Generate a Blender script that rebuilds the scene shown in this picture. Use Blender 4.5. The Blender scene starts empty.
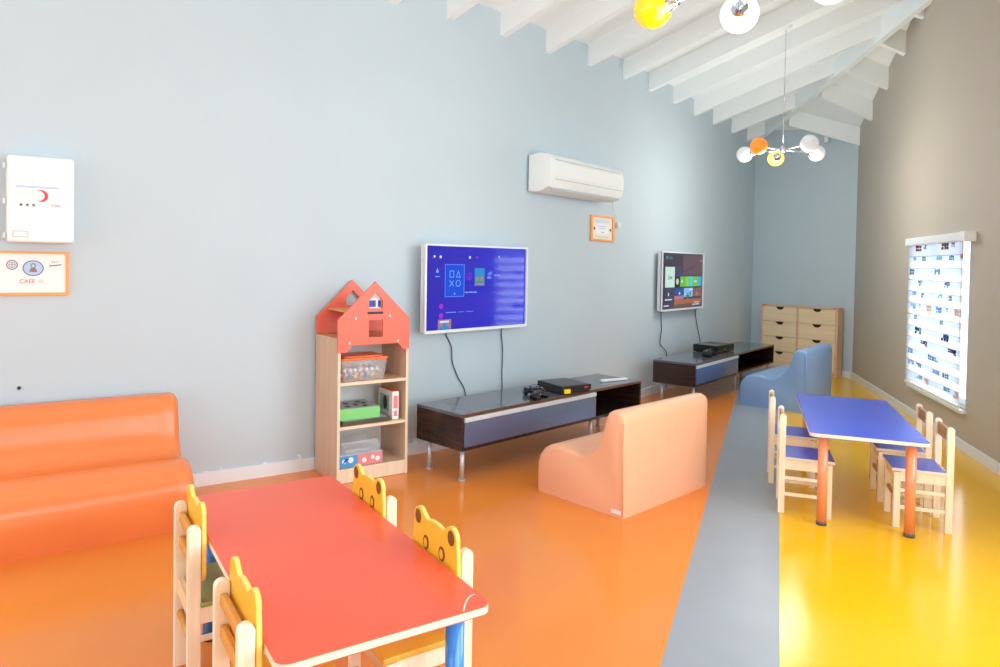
import bpy, bmesh, math, random
from math import sin, cos, pi, radians
from mathutils import Vector, Matrix
random.seed(7)
SC = bpy.context.scene
COL = SC.collection
V = Vector

# ---------------------------------------------------------------- camera
F_PX, PITCH, ROLL, YAW = 684.3, 0.0228, 0.0158, -1.0131
EYE = V((3.8158, 0.0, 1.2))
fw = V((sin(YAW)*cos(PITCH), cos(YAW)*cos(PITCH), -sin(PITCH)))
rt = V((cos(YAW), -sin(YAW), 0))
up = rt.cross(fw)
r2 = rt*cos(ROLL) + up*sin(ROLL)
u2 = -rt*sin(ROLL) + up*cos(ROLL)
cd = bpy.data.cameras.new('camera'); cam = bpy.data.objects.new('camera', cd); COL.objects.link(cam)
cd.sensor_fit = 'HORIZONTAL'; cd.sensor_width = 36; cd.lens = F_PX/1000*36
cd.shift_x = (500-474.46)/1000; cd.shift_y = -(333.5-279.25)/1000
cd.clip_start = 0.02
M = Matrix((r2, u2, -fw)).transposed().to_4x4(); M.translation = EYE
cam.matrix_world = M
SC.camera = cam

# ---------------------------------------------------------------- materials
def srgb(c):
    return tuple((x/12.92 if x <= .04045 else ((x+.055)/1.055)**2.4) for x in [v/255 for v in c])
def mat(name, rgb, rough=.5, metal=0., noise=.03, nscale=6., bump=0., bscale=60., coat=0., emis=None, estr=0., trans=0., spec=.5, sub=0., alpha=1.):
    m = bpy.data.materials.new(name); m.use_nodes = True
    nt = m.node_tree; b = nt.nodes['Principled BSDF']; N = nt.nodes.new; L = nt.links.new
    c = srgb(rgb)
    if noise:
        tc = N('ShaderNodeTexCoord'); nz = N('ShaderNodeTexNoise'); nz.inputs['Scale'].default_value = nscale; nz.inputs['Detail'].default_value = 4
        L(tc.outputs['Object'], nz.inputs['Vector'])
        rp = N('ShaderNodeValToRGB'); rp.color_ramp.elements[0].position = .3; rp.color_ramp.elements[1].position = .7
        rp.color_ramp.elements[0].color = tuple(x*(1-noise) for x in c)+(1,); rp.color_ramp.elements[1].color = tuple(min(1, x*(1+noise)) for x in c)+(1,)
        L(nz.outputs['Fac'], rp.inputs['Fac']); L(rp.outputs['Color'], b.inputs['Base Color'])
    else:
        b.inputs['Base Color'].default_value = c+(1,)
    b.inputs['Roughness'].default_value = rough; b.inputs['Metallic'].default_value = metal
    b.inputs['Specular IOR Level'].default_value = spec
    b.inputs['Coat Weight'].default_value = coat; b.inputs['Coat Roughness'].default_value = .08
    b.inputs['Transmission Weight'].default_value = trans
    b.inputs['Alpha'].default_value = alpha
    if emis: b.inputs['Emission Color'].default_value = srgb(emis)+(1,); b.inputs['Emission Strength'].default_value = estr
    if bump:
        tc = N('ShaderNodeTexCoord'); nz = N('ShaderNodeTexNoise'); nz.inputs['Scale'].default_value = bscale
        L(tc.outputs['Object'], nz.inputs['Vector']); bp = N('ShaderNodeBump'); bp.inputs['Strength'].default_value = bump; bp.inputs['Distance'].default_value = .005
        L(nz.outputs['Fac'], bp.inputs['Height']); L(bp.outputs['Normal'], b.inputs['Normal'])
    return m
def wood(name, rgb, rgb2, rough=.4, axis=2, scale=5., stretch=12.):
    m = bpy.data.materials.new(name); m.use_nodes = True
    nt = m.node_tree; b = nt.nodes['Principled BSDF']; N = nt.nodes.new; L = nt.links.new
    tc = N('ShaderNodeTexCoord'); mp = N('ShaderNodeMapping'); s = [scale*stretch]*3; s[axis] = scale*.6
    mp.inputs['Scale'].default_value = s
    nz = N('ShaderNodeTexNoise'); nz.inputs['Scale'].default_value = 1.; nz.inputs['Detail'].default_value = 5; nz.inputs['Distortion'].default_value = .6
    L(tc.outputs['Object'], mp.inputs['Vector']); L(mp.outputs['Vector'], nz.inputs['Vector'])
    rp = N('ShaderNodeValToRGB'); rp.color_ramp.elements[0].position = .35; rp.color_ramp.elements[1].position = .7
    rp.color_ramp.elements[0].color = srgb(rgb2)+(1,); rp.color_ramp.elements[1].color = srgb(rgb)+(1,)
    L(nz.outputs['Fac'], rp.inputs['Fac']); L(rp.outputs['Color'], b.inputs['Base Color'])
    b.inputs['Roughness'].default_value = rough
    return m
def glow(name, rgb, s, rough=.15, base=(8, 8, 10), spec=.5):
    return mat(name, base, rough=rough, noise=0, emis=rgb, estr=s, spec=spec)

WALL = mat('wall_paint_blue_grey', (195, 213, 224), rough=.7, noise=.015, nscale=2, bump=.05, bscale=150)
def flakes(m):
    nt = m.node_tree; b = nt.nodes['Principled BSDF']; N = nt.nodes.new; L = nt.links.new
    src = b.inputs['Base Color'].links[0].from_socket
    tc = N('ShaderNodeTexCoord'); sp = N('ShaderNodeSeparateXYZ'); L(tc.outputs['Object'], sp.inputs['Vector'])
    nz = N('ShaderNodeTexNoise'); nz.inputs['Scale'].default_value = 16; nz.inputs['Detail'].default_value = 8; L(tc.outputs['Object'], nz.inputs['Vector'])
    mz = N('ShaderNodeMapRange'); mz.inputs['From Min'].default_value = .07; mz.inputs['From Max'].default_value = .17; mz.inputs['To Min'].default_value = .12; mz.inputs['To Max'].default_value = -.2; L(sp.outputs['Z'], mz.inputs['Value'])
    ad = N('ShaderNodeMath'); L(nz.outputs['Fac'], ad.inputs[0]); L(mz.outputs['Result'], ad.inputs[1])
    rp = N('ShaderNodeValToRGB'); rp.color_ramp.elements[0].position = .665; rp.color_ramp.elements[1].position = .72; L(ad.outputs[0], rp.inputs['Fac'])
    mx = N('ShaderNodeMixRGB'); L(rp.outputs['Color'], mx.inputs['Fac']); L(src, mx.inputs['Color1']); mx.inputs['Color2'].default_value = srgb((238, 242, 246))+(1,)
    L(mx.outputs['Color'], b.inputs['Base Color'])
flakes(WALL)
WALLR = mat('wall_warm_grey', (190, 182, 168), rough=.7, noise=.015, nscale=2, bump=.05, bscale=150)  # warmer grey than the other walls
CEIL = mat('white_ceiling_boards', (241, 250, 254), rough=.6, noise=.01)
def plank_mat():
    m = CEIL.copy(); m.name = 'white_ceiling_planks'
    nt = m.node_tree; b = nt.nodes['Principled BSDF']; N = nt.nodes.new; L = nt.links.new
    tc = N('ShaderNodeTexCoord'); mp = N('ShaderNodeMapping'); mp.inputs['Rotation'].default_value = (0, 0, -0.3038)
    w = N('ShaderNodeTexWave'); w.wave_profile = 'SAW'; w.inputs['Scale'].default_value = 3.2; w.inputs['Distortion'].default_value = .15
    L(tc.outputs['Object'], mp.inputs['Vector']); L(mp.outputs['Vector'], w.inputs['Vector'])
    bp = N('ShaderNodeBump'); bp.inputs['Strength'].default_value = .35; bp.inputs['Distance'].default_value = .01
    L(w.outputs['Fac'], bp.inputs['Height']); L(bp.outputs['Normal'], b.inputs['Normal'])
    return m
PLANK = plank_mat()
TRIM = mat('white_skirting_paint', (236, 244, 252), rough=.4, noise=.01)
F_ORANGE = mat('orange_vinyl_floor', (234, 140, 60), rough=.15, noise=.03, nscale=3, spec=.4)
F_GREY = mat('grey_vinyl_floor', (152, 160, 169), rough=.34, noise=.04, nscale=5, spec=.3)
F_YELLOW = mat('yellow_vinyl_floor', (243, 187, 16), rough=.17, noise=.02, nscale=3, spec=.32)
O_LEATHER = mat('orange_leatherette', (242, 136, 76), rough=.27, noise=.03, nscale=5, bump=.12, bscale=25)
P_LEATHER = mat('peach_leatherette', (247, 184, 146), rough=.42, noise=.02, nscale=5, bump=.1, bscale=20)
B_LEATHER = mat('grey_blue_leatherette', (134, 168, 214), rough=.4, noise=.03, nscale=5, bump=.1, bscale=20)
RED_LAM = mat('red_laminate', (238, 94, 62), rough=.3, noise=.02, nscale=4)
BLUE_LAM = mat('blue_laminate', (62, 92, 226), rough=.3, noise=.02, nscale=4)
EDGE = mat('cream_edge_band', (240, 226, 208), rough=.45, noise=.03)
BLUE_METAL = mat('blue_lacquered_tube', (56, 142, 242), rough=.22, noise=.02, coat=.5)
ORANGE_METAL = mat('orange_lacquered_tube', (244, 150, 108), rough=.22, noise=.02, coat=.5)
CAP = mat('dark_grey_plastic_foot', (80, 84, 92), rough=.4)
BIRCH = wood('pale_birch', (254, 241, 218), (248, 229, 200), axis=2)
BIRCHX = wood('pale_birch_rails', (246, 222, 184), (232, 200, 156), axis=0)
OAKRAIL = wood('tan_wood_rail', (205, 150, 95), (182, 124, 74), axis=0)
DOWEL = wood('honey_wood_rail', (226, 160, 70), (206, 138, 52), axis=0)
BEARY = mat('yellow_bear_lacquer', (247, 190, 52), rough=.35, noise=.03)
BEARE = mat('pale_yellow_ply_edge', (250, 222, 120), rough=.45, noise=.03)
BROWNINK = mat('brown_engraving', (122, 72, 22), rough=.6, noise=.05)
OLIVE = mat('olive_green_seat_lacquer', (150, 158, 92), rough=.35, noise=.03)
SEATY = mat('amber_seat_lacquer', (242, 176, 60), rough=.35, noise=.03)
BEECH = wood('beech_laminate', (222, 192, 164), (212, 180, 150), axis=2, scale=4)
BEECHL = wood('pale_beech_edge', (244, 226, 202), (236, 214, 186), axis=2, scale=4)
WHITEB = mat('white_back_board', (232, 238, 242), rough=.5, noise=.01)
HOUSE = mat('salmon_red_board', (240, 114, 92), rough=.4, noise=.02)
SHELFW = wood('orange_wood_shelf', (228, 168, 110), (214, 150, 92), axis=0)
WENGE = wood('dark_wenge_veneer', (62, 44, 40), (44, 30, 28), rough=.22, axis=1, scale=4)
WENGE_TOP = wood('wenge_top_reflection_tint', (108, 112, 122), (90, 94, 104), rough=.12, axis=1, scale=4)  # wenge lightened to blue-grey: the wall's reflection is put into the colour
WENGE_EDGE = wood('brown_wood_edge', (110, 76, 50), (86, 56, 36), rough=.3, axis=1, scale=4)
DRAWERF = mat('smoky_glossy_drawer_front', (128, 152, 200), rough=.22, metal=.7, noise=.03)
ALU = mat('brushed_aluminium', (222, 234, 246), rough=.35, metal=.3, noise=.02)
CHROME = mat('chrome', (225, 228, 232), rough=.1, metal=1., noise=0)
SATIN = mat('satin_steel', (206, 210, 218), rough=.35, metal=.45, noise=.02)
BLACKP = mat('black_plastic', (44, 43, 49), rough=.3, noise=.05)
BLACKG = mat('glossy_black_plastic', (14, 14, 17), rough=.12, noise=.05)
DGREY = mat('dark_grey_plastic', (78, 78, 86), rough=.4)
WHITEP = mat('white_plastic', (238, 246, 249), rough=.35, noise=.01)
ACW = mat('matt_white_plastic', (238, 245, 246), rough=.6, noise=.01, spec=.3)
WHITEP2 = mat('off_white_plastic', (230, 234, 236), rough=.4, noise=.01)
GREYLINE = mat('pale_grey_plastic', (196, 203, 206), rough=.5)
ORANGEF = mat('orange_painted_frame', (246, 168, 92), rough=.45, noise=.03)
PAPER = mat('white_paper', (246, 248, 251), rough=.7, noise=.005)
INKR = mat('red_ink', (226, 70, 78), rough=.6, noise=0)
INKB = mat('blue_ink', (88, 130, 196), rough=.6, noise=.02)
INKBL = mat('pale_blue_ink', (190, 214, 240), rough=.6, noise=.02)
INKG = mat('grey_ink', (132, 138, 158), rough=.6, noise=0)
INKD = mat('dark_ink', (52, 54, 66), rough=.6, noise=0)
PALEWOOD = wood('pale_drawer_wood', (250, 230, 196), (244, 218, 178), axis=0, scale=4)
PEACHW = wood('peach_carcass_wood', (238, 200, 170), (228, 186, 154), axis=2, scale=4)
DARKB = mat('dark_brown_recess', (54, 34, 26), rough=.6)
REDP = mat('red_corner_plastic', (226, 84, 62), rough=.4)
YTAG = mat('yellow_tag', (250, 226, 20), rough=.4, noise=0)
GREENC = mat('green_card', (134, 222, 134), rough=.45, noise=.03)
GREYC = mat('grey_card', (176, 184, 196), rough=.45, noise=.03)
DARKC = mat('dark_olive_card', (86, 78, 62), rough=.45, noise=.03)
PINKC = mat('pink_card', (238, 140, 146), rough=.5, noise=.05)
SKYC = mat('sky_blue_card', (70, 160, 226), rough=.5, noise=.05)
BLUEC = mat('royal_blue_card', (36, 84, 186), rough=.5, noise=.05)
YELC = mat('yellow_toy_plastic', (246, 214, 84), rough=.4)
BLACKC = mat('black_print', (30, 30, 34), rough=.5, noise=0)
CLEARP = mat('clear_plastic_tub', (240, 245, 250), rough=.12, noise=0, alpha=.28)
ORANGEP = mat('orange_plastic_lid', (246, 120, 52), rough=.3)
GLOBEW = mat('opal_white_glass', (238, 242, 248), rough=.15, noise=0, coat=.4, emis=(235, 242, 255), estr=.12)
GLOBEO = mat('orange_glass', (252, 150, 40), rough=.15, noise=0, coat=.5, emis=(255, 138, 10), estr=.3)
GLOBEY = mat('yellow_glass', (252, 206, 20), rough=.12, noise=0, coat=.5, emis=(255, 200, 10), estr=.35)
GLOBELIT = mat('lit_white_glass', (255, 255, 255), rough=.15, noise=0, emis=(255, 255, 255), estr=1.6)
GLOBEAMB = mat('lit_amber_glass', (255, 214, 90), rough=.15, noise=0, emis=(255, 206, 84), estr=1.1)
BULBLIT = mat('lit_bulb', (255, 255, 240), rough=.3, noise=0, emis=(255, 246, 214), estr=4.)
CABLEM = mat('dark_cable_rubber', (44, 52, 66), rough=.5)

# ---------------------------------------------------------------- mesh helpers
class MB:
    def __init__(s): s.bm = bmesh.new()
    def _fin(s, verts, mi):
        for v in verts:
            for f in v.link_faces: f.material_index = mi
    def box(s, c, d, mi=0, bev=0., seg=2, rot=None):
        t = bmesh.new(); bmesh.ops.create_cube(t, size=1.)
        for v in t.verts: v.co = V((v.co.x*d[0], v.co.y*d[1], v.co.z*d[2]))
        if bev: bmesh.ops.bevel(t, geom=list(t.edges), offset=bev, segments=seg, profile=.5, affect='EDGES')
        mt = Matrix.Translation(V(c)) @ (rot.to_4x4() if rot else Matrix())
        return s.merge(t, mt, mi)
    def merge(s, t, mt=None, mi=None):
        if mt: bmesh.ops.transform(t, matrix=mt, verts=t.verts)
        mp = {}
        for v in t.verts: mp[v] = s.bm.verts.new(v.co)
        for f in t.faces:
            try: nf = s.bm.faces.new([mp[v] for v in f.verts])
            except ValueError: continue
            nf.material_index = f.material_index if mi is None else mi; nf.smooth = f.smooth
        t.free(); return s
    def tube(s, pts, r, seg=10, mi=0, caps=True):
        pts = [V(p) for p in pts]; rs = r if isinstance(r, (list, tuple)) else [r]*len(pts)
        rings = []; prev = None
        for i, p in enumerate(pts):
            d = (pts[min(i+1, len(pts)-1)]-pts[max(i-1, 0)]).normalized()
            if prev is None:
                a = d.orthogonal().normalized()
            else:
                a = (prev - d*prev.dot(d)); a = a.normalized() if a.length > 1e-6 else d.orthogonal().normalized()
            prev = a; b = d.cross(a)
            rings.append([s.bm.verts.new(p+(a*cos(2*pi*k/seg)+b*sin(2*pi*k/seg))*rs[i]) for k in range(seg)])
        for i in range(len(rings)-1):
            for k in range(seg):
                f = s.bm.faces.new((rings[i][k], rings[i][(k+1) % seg], rings[i+1][(k+1) % seg], rings[i+1][k])); f.material_index = mi; f.smooth = True
        if caps:
            for rg in (rings[0][::-1], rings[-1]): f = s.bm.faces.new(rg); f.material_index = mi
        return s
    def sphere(s, c, r, mi=0, u=28, v=16, sc=(1, 1, 1)):
        t = bmesh.new(); bmesh.ops.create_uvsphere(t, u_segments=u, v_segments=v, radius=r)
        for f in t.faces: f.smooth = True
        return s.merge(t, Matrix.Translation(V(c)) @ Matrix.Diagonal((*sc, 1)), mi)
    def prism(s, pts, h, frame, mi=0, holes=(), bev=0., side_mi=None):
        """outline pts (2D) in the frame (origin, ax, ay), extruded h along ax x ay"""
        o, ax, ay = (V(q) for q in frame); n = ax.cross(ay)
        t = bmesh.new()
        if holes:
            es = []
            for lp in [pts]+list(holes):
                vs = [t.verts.new(o+ax*p[0]+ay*p[1]) for p in lp]
                es += [t.edges.new((vs[i], vs[(i+1) % len(vs)])) for i in range(len(vs))]
            bmesh.ops.triangle_fill(t, edges=es, use_beauty=True, use_dissolve=False, normal=n)
        else:
            t.faces.new([t.verts.new(o+ax*p[0]+ay*p[1]) for p in pts])
        bmesh.ops.recalc_face_normals(t, faces=t.faces)
        front = list(t.faces)
        r = bmesh.ops.extrude_face_region(t, geom=front, use_keep_orig=True)
        bmesh.ops.translate(t, vec=n*h, verts=[e for e in r['geom'] if isinstance(e, bmesh.types.BMVert)])
        bmesh.ops.recalc_face_normals(t, faces=t.faces)
        for f in t.faces:
            f.material_index = mi if (side_mi is None or abs(f.normal.dot(n)) > .7) else side_mi
        if bev:
            es = [e for e in t.edges if len(e.link_faces) == 2 and abs(e.link_faces[0].normal.dot(e.link_faces[1].normal)) < .6 and (abs(e.link_faces[0].normal.dot(n)) > .7 or abs(e.link_faces[1].normal.dot(n)) > .7)]
            bmesh.ops.bevel(t, geom=es, offset=bev, segments=3, profile=.5, affect='EDGES')
        return s.merge(t)
    def quad(s, pts, mi=0):
        f = s.bm.faces.new([s.bm.verts.new(V(p)) for p in pts]); f.material_index = mi; return s
    def obj(s, name, mats, parent=None, loc=None, rotz=0., smooth=None, recalc=True):
        if recalc: bmesh.ops.recalc_face_normals(s.bm, faces=s.bm.faces)
        me = bpy.data.meshes.new(name); s.bm.to_mesh(me); s.bm.free()
        for m in (mats if isinstance(mats, (list, tuple)) else [mats]): me.materials.append(m)
        if smooth is not None:
            for p in me.polygons: p.use_smooth = True
            try: me.set_sharp_from_angle(angle=radians(smooth))
            except Exception: pass
        o = bpy.data.objects.new(name, me); COL.objects.link(o)
        if parent: o.parent = parent
        if loc is not None: o.location = loc
        o.rotation_euler.z = rotz
        return o
def thing(name, label, cat, loc=(0, 0, 0), rotz=0., group=None):
    o = bpy.data.objects.new(name, None); COL.objects.link(o); o.empty_display_size = .1
    o.location = loc; o.rotation_euler.z = rotz
    return tag(o, label, cat, group)
def tag(o, label, cat, group=None):
    o['label'] = label; o['category'] = cat
    if group: o['group'] = group
    return o
def struct(o): o['kind'] = 'structure'; return o
def copy_tree(o, parent=None):
    c = o.copy(); COL.objects.link(c)
    if parent: c.parent = parent
    for ch in list(o.children): copy_tree(ch, c)
    return c
def circ(cx, cy, r, n=24, ry=None, a0=0., a1=2*pi):
    ry = r if ry is None else ry
    return [(cx+r*cos(a0+(a1-a0)*k/n), cy+ry*sin(a0+(a1-a0)*k/n)) for k in range(n)]
def rrect(x0, y0, x1, y1, r, n=6):
    out = []
    for cx, cy, a in ((x1-r, y0+r, -pi/2), (x1-r, y1-r, 0), (x0+r, y1-r, pi/2), (x0+r, y0+r, pi)):
        out += [(cx+r*cos(a+pi/2*k/n), cy+r*sin(a+pi/2*k/n)) for k in range(n+1)]
    return out
def text(body, size, name, m, parent, mt, depth=.0008):
    cu = bpy.data.curves.new(name, 'FONT'); cu.body = body; cu.size = size; cu.extrude = depth; cu.align_x = 'CENTER'; cu.align_y = 'CENTER'
    t = bpy.data.objects.new(name, cu); COL.objects.link(t)
    dg = bpy.context.evaluated_depsgraph_get(); me = bpy.data.meshes.new_from_object(t.evaluated_get(dg))
    bpy.data.objects.remove(t); me.materials.clear(); me.materials.append(m)
    o = bpy.data.objects.new(name, me); COL.objects.link(o); o.parent = parent; o.matrix_local = mt
    return o

# ---------------------------------------------------------------- room plan
YA, YL, MB_ = 1.8453, 1.1901, 0.3038
_arc = [(0., YA)]
for i in range(60):
    a = MB_*(i+.5)/60; _arc.append((_arc[-1][0]-sin(a)*YL/60, _arc[-1][1]+cos(a)*YL/60))
def W(s, x=0., z=0.):
    """point of the left wall at run s, x in front of it"""
    if s < YA: return V((x, s, z))
    if s < YA+YL:
        t = (s-YA)/YL*60; i = min(int(t), 59); k = t-i; a = MB_*(s-YA)/YL
        X = _arc[i][0]*(1-k)+_arc[i+1][0]*k; Y = _arc[i][1]*(1-k)+_arc[i+1][1]*k
    else:
        a = MB_; d = s-YA-YL; X = _arc[-1][0]-sin(a)*d; Y = _arc[-1][1]+cos(a)*d
    return V((X+x*cos(a), Y+x*sin(a), z))
def wang(s): return 0. if s < YA else MB_*min(1., (s-YA)/YL)
C = V((-1.556, 7.41, 0)); Rc = V((-.365, 7.548, 0))
dr = V((.659, -.753, 0)).normalized(); nr = V((-dr.y, dr.x, 0))*-1      # nr: into the room
if nr.x > 0: nr = -nr
u2w = V((-sin(MB_), cos(MB_), 0)); v2w = V((cos(MB_), sin(MB_), 0))
fd = (Rc-C).normalized(); nf = V((fd.y, -fd.x, 0))                     # nf: into the room from the far wall
YN = -4.6                                                               # the near wall
tN = (Rc.y-YN)/-dr.y; RN = Rc+dr*tN

# floor: one sheet of vinyl in three colours
def line_x(p, q, y): return p[0]+(q[0]-p[0])*(y-p[1])/(q[1]-p[1])
L1 = ((2.402, 1.559), (-.253, 5.412)); L2 = ((2.586, 1.873), (.339, 5.191))
f = MB()
y0, y1 = YN-.2, 9.2
a0, a1, b0, b1 = line_x(*L1, y0), line_x(*L1, y1), line_x(*L2, y0), line_x(*L2, y1)
ZF = ((0, 0, 0), (1, 0, 0), (0, 1, 0))
f.prism([(-6, y0), (a0, y0), (a1, y1), (-6, y1)], -.05, ZF, 0)
f.prism([(a0, y0), (b0, y0), (b1, y1), (a1, y1)], -.05, ZF, 1)
xr = lambda y: Rc.x+(Rc.y-y)/-dr.y*dr.x+.08
f.prism([(b0, y0), (xr(y0), y0), (xr(y1), y1), (b1, y1)], -.05, ZF, 2)
o = f.obj('floor', [F_ORANGE, F_GREY, F_YELLOW]); struct(o)

def wall_strip(name, path, z0, z1, th, m, out):
    b = MB(); n = len(path)
    for i in range(n-1):
        p, q = path[i], path[i+1]; op, oq = out(i)*th, out(i+1)*th
        A_, B_, C_, D_ = [V((v.x, v.y, 0)) for v in (p, q, q+oq, p+op)]
        z = V((0, 0, 1))
        b.quad([A_+z*z0, B_+z*z0, B_+z*z1, A_+z*z1]); b.quad([D_+z*z0, C_+z*z0, C_+z*z1, D_+z*z1])
        b.quad([A_+z*z1, B_+z*z1, C_+z*z1, D_+z*z1]); b.quad([A_+z*z0, B_+z*z0, C_+z*z0, D_+z*z0])
        if i == 0: b.quad([A_+z*z0, D_+z*z0, D_+z*z1, A_+z*z1])
        if i == n-2: b.quad([B_+z*z0, C_+z*z0, C_+z*z1, B_+z*z1])
    bmesh.ops.remove_doubles(b.bm, verts=b.bm.verts, dist=1e-5)
    return struct(b.obj(name, m, smooth=20))
ss = [-.75, 0, YA]+[YA+YL*k/24 for k in range(1, 25)]+[7.6386]
lp = [W(s) for s in ss]
lo = lambda i: V((-cos(wang(ss[i])), -sin(wang(ss[i])), 0))
wall_strip('wall_left', lp, 0, 3.05, .12, WALL, lo)
bl = [W(s, .001) for s in ss]
wall_strip('baseboard_left', bl, 0, .069, -.012, TRIM, lo)
wall_strip('wall_far', [C-fd*.05, Rc+fd*.08], 0, 2.98, .12, WALL, lambda i: -nf)
wall_strip('baseboard_far', [C+nf*.001+fd*.012, Rc+nf*.001-fd*.012], 0, .069, -.012, TRIM, lambda i: -nf)

def wall_holes(name, P, d, n_in, length, h, holes, m, th=.14):
    b = MB(); out = [(0, 0), (length, 0), (length, h), (0, h)]
    hl = [[(x0, z0), (x1, z0), (x1, z1), (x0, z1)] for x0, x1, z0, z1 in holes]
    ax = d; ay = V((0, 0, 1))
    n = ax.cross(ay)
    hh = th if n.dot(n_in) < 0 else -th
    b.prism(out, hh, (P, ax, ay), holes=hl)
    return struct(b.obj(name, m))
WIN = (2.03, 3.14, .285, 1.45)
BIGW = [(5.2, 7.0, .5, 2.3), (7.5, 9.3, .5, 2.3), (9.8, 11.6, .5, 2.3)]
wall_holes('wall_right', Rc, dr, nr, tN, 5.6, [WIN]+BIGW, WALLR)
NEARW = [(1.2, 3.2, .5, 2.3), (4.0, 6.0, .5, 2.3)]
LEFT_FILLW = [(.5, 1.9, .5, 2.3), (2.2, 3.6, .5, 2.3)]  # added windows out of view, to brighten the right wall
wall_holes('wall_left', V((0, YN, 0)), V((0, 1, 0)), V((1, 0, 0)), -.75-YN, 3.05, LEFT_FILLW, WALL, .12)
wall_strip('baseboard_left', [V((.001, YN, 0)), V((.001, -.76, 0))], 0, .069, -.012, TRIM, lambda i: V((-1, 0, 0)))
wall_holes('wall_near', V((0, YN, 0)), V((1, 0, 0)), V((0, 1, 0)), RN.x, 5.6, NEARW, WALL)
wall_strip('baseboard_right', [Rc+nr*.001+dr*.01, Rc+nr*.001+dr*tN], 0, .069, -.012, TRIM, lambda i: -nr)

# windows: frame, bars and glass
GLASS = mat('window_glass', (255, 255, 255), rough=0., noise=0, alpha=.12)
def window(i, P, d, n_in, w):
    x0, x1, z0, z1 = w; ay = V((0, 0, 1)); o = P-n_in*.09
    b = MB(); fr = .045
    s = 1 if d.cross(ay).dot(n_in) > 0 else -1
    b.prism([(x0, z0), (x1, z0), (x1, z1), (x0, z1)], .05*s, (o, d, ay), holes=[[(x0+fr, z0+fr), (x1-fr, z0+fr), (x1-fr, z1-fr), (x0+fr, z1-fr)]])
    xm = (x0+x1)/2
    b.prism([(xm-.02, z0+fr), (xm+.02, z0+fr), (xm+.02, z1-fr), (xm-.02, z1-fr)], .05*s, (o, d, ay))
    r = struct(b.obj('window_%d' % i, TRIM))
    g = MB(); g.prism([(x0+fr, z0+fr), (x1-fr, z0+fr), (x1-fr, z1-fr), (x0+fr, z1-fr)], .006*s, (o+n_in*.02, d, ay))
    g.obj('pane', GLASS, r)
window(1, Rc, dr, nr, WIN)
for k, w in enumerate(BIGW): window(2+k, Rc, dr, nr, w)
for k, w in enumerate(NEARW): window(2+len(BIGW)+k, V((0, YN, 0)), V((1, 0, 0)), V((0, 1, 0)), w)
for k, w in enumerate(LEFT_FILLW): window(2+len(BIGW)+len(NEARW)+k, V((0, YN, 0)), V((0, 1, 0)), V((1, 0, 0)), w)  # the added fill windows

# ---------------------------------------------------------------- roof
G1 = .30
HIP0 = V((-1.56, 7.378)); HIPD = V((-.603+1.499, 6.831-7.343)).normalized()
def hip_at(p, d):
    """run along d from p to the hip line (plan)"""
    det = d.x*(-HIPD.y)-(-HIPD.x)*d.y
    ex, ey = HIP0.x-p.x, HIP0.y-p.y
    return (ex*(-HIPD.y)-(-HIPD.x)*ey)/det
def right_at(p, d):
    det = d.x*(-dr.y)-(-dr.x)*d.y; ex, ey = Rc.x-p.x, Rc.y-p.y
    return (ex*(-dr.y)-(-dr.x)*ey)/det
raf = [(-4.9, 2.76), (-4.5, 2.76), (-4.0, 2.76), (-3.5, 2.76), (-3.0, 2.76), (-2.5, 2.76), (-2.0, 2.76), (-1.5, 2.76), (-1.0, 2.76), (-.5, 2.76), (0, 2.76), (.45, 2.76), (.9, 2.76), (1.33, 2.758), (1.74, 2.752),
       (2.151, 2.746), (2.607, 2.738), (3.114, 2.748), (3.694, 2.786), (4.271, 2.806), (4.746, 2.793), (5.269, 2.78), (5.765, 2.75), (6.272, 2.74), (6.825, 2.729), (7.337, 2.714)]
RD, RW = .165, .055
tops = []
for i, (s, z) in enumerate(raf):
    p = W(s); p.z = z
    lh = hip_at(p, v2w); lr = right_at(p, v2w); ln = min(lh, lr+.05) if lh > 0 else lr+.05
    ln = min(ln, lr+.05)
    g = G1 if s < 2.3 else (.30 if s < 4 else .295)
    st = p-v2w*.03; ln += .03
    b = MB(); e = st+v2w*ln+V((0, 0, g*ln)); hu = u2w*RW
    # face towards the camera at p, thickness away
    q = [st, e, e+V((0, 0, RD)), st+V((0, 0, RD))]
    for fpts in (q, [x+hu for x in q]): b.quad(fpts)
    for k in range(4): b.quad([q[k], q[(k+1) % 4], q[(k+1) % 4]+hu, q[k]+hu])
    bmesh.ops.remove_doubles(b.bm, verts=b.bm.verts, dist=1e-6)
    struct(b.obj('roof_rafter', CEIL))
    tops.append((st-v2w*.1+V((0, 0, RD-.1*g-.004)), e+v2w*.05+V((0, 0, RD+.05*g-.004))))
b = MB()
last = tops[-1]
tops.append((C+V((0, 0, 2.70+RD))-v2w*.1+u2w*.1, C+V((0, 0, 2.70+RD))+v2w*.02+u2w*.1))
for (a0_, a1_), (c0_, c1_) in zip(tops, tops[1:]):
    b.quad([a0_, a1_, c1_, c0_])
bmesh.ops.remove_doubles(b.bm, verts=b.bm.verts, dist=1e-5)
bmesh.ops.recalc_face_normals(b.bm, faces=b.bm.faces)
r_ = bmesh.ops.extrude_face_region(b.bm, geom=list(b.bm.faces), use_keep_orig=True)
bmesh.ops.translate(b.bm, vec=(0, 0, .05), verts=[e for e in r_['geom'] if isinstance(e, bmesh.types.BMVert)])
struct(b.obj('ceiling', PLANK))
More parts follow.
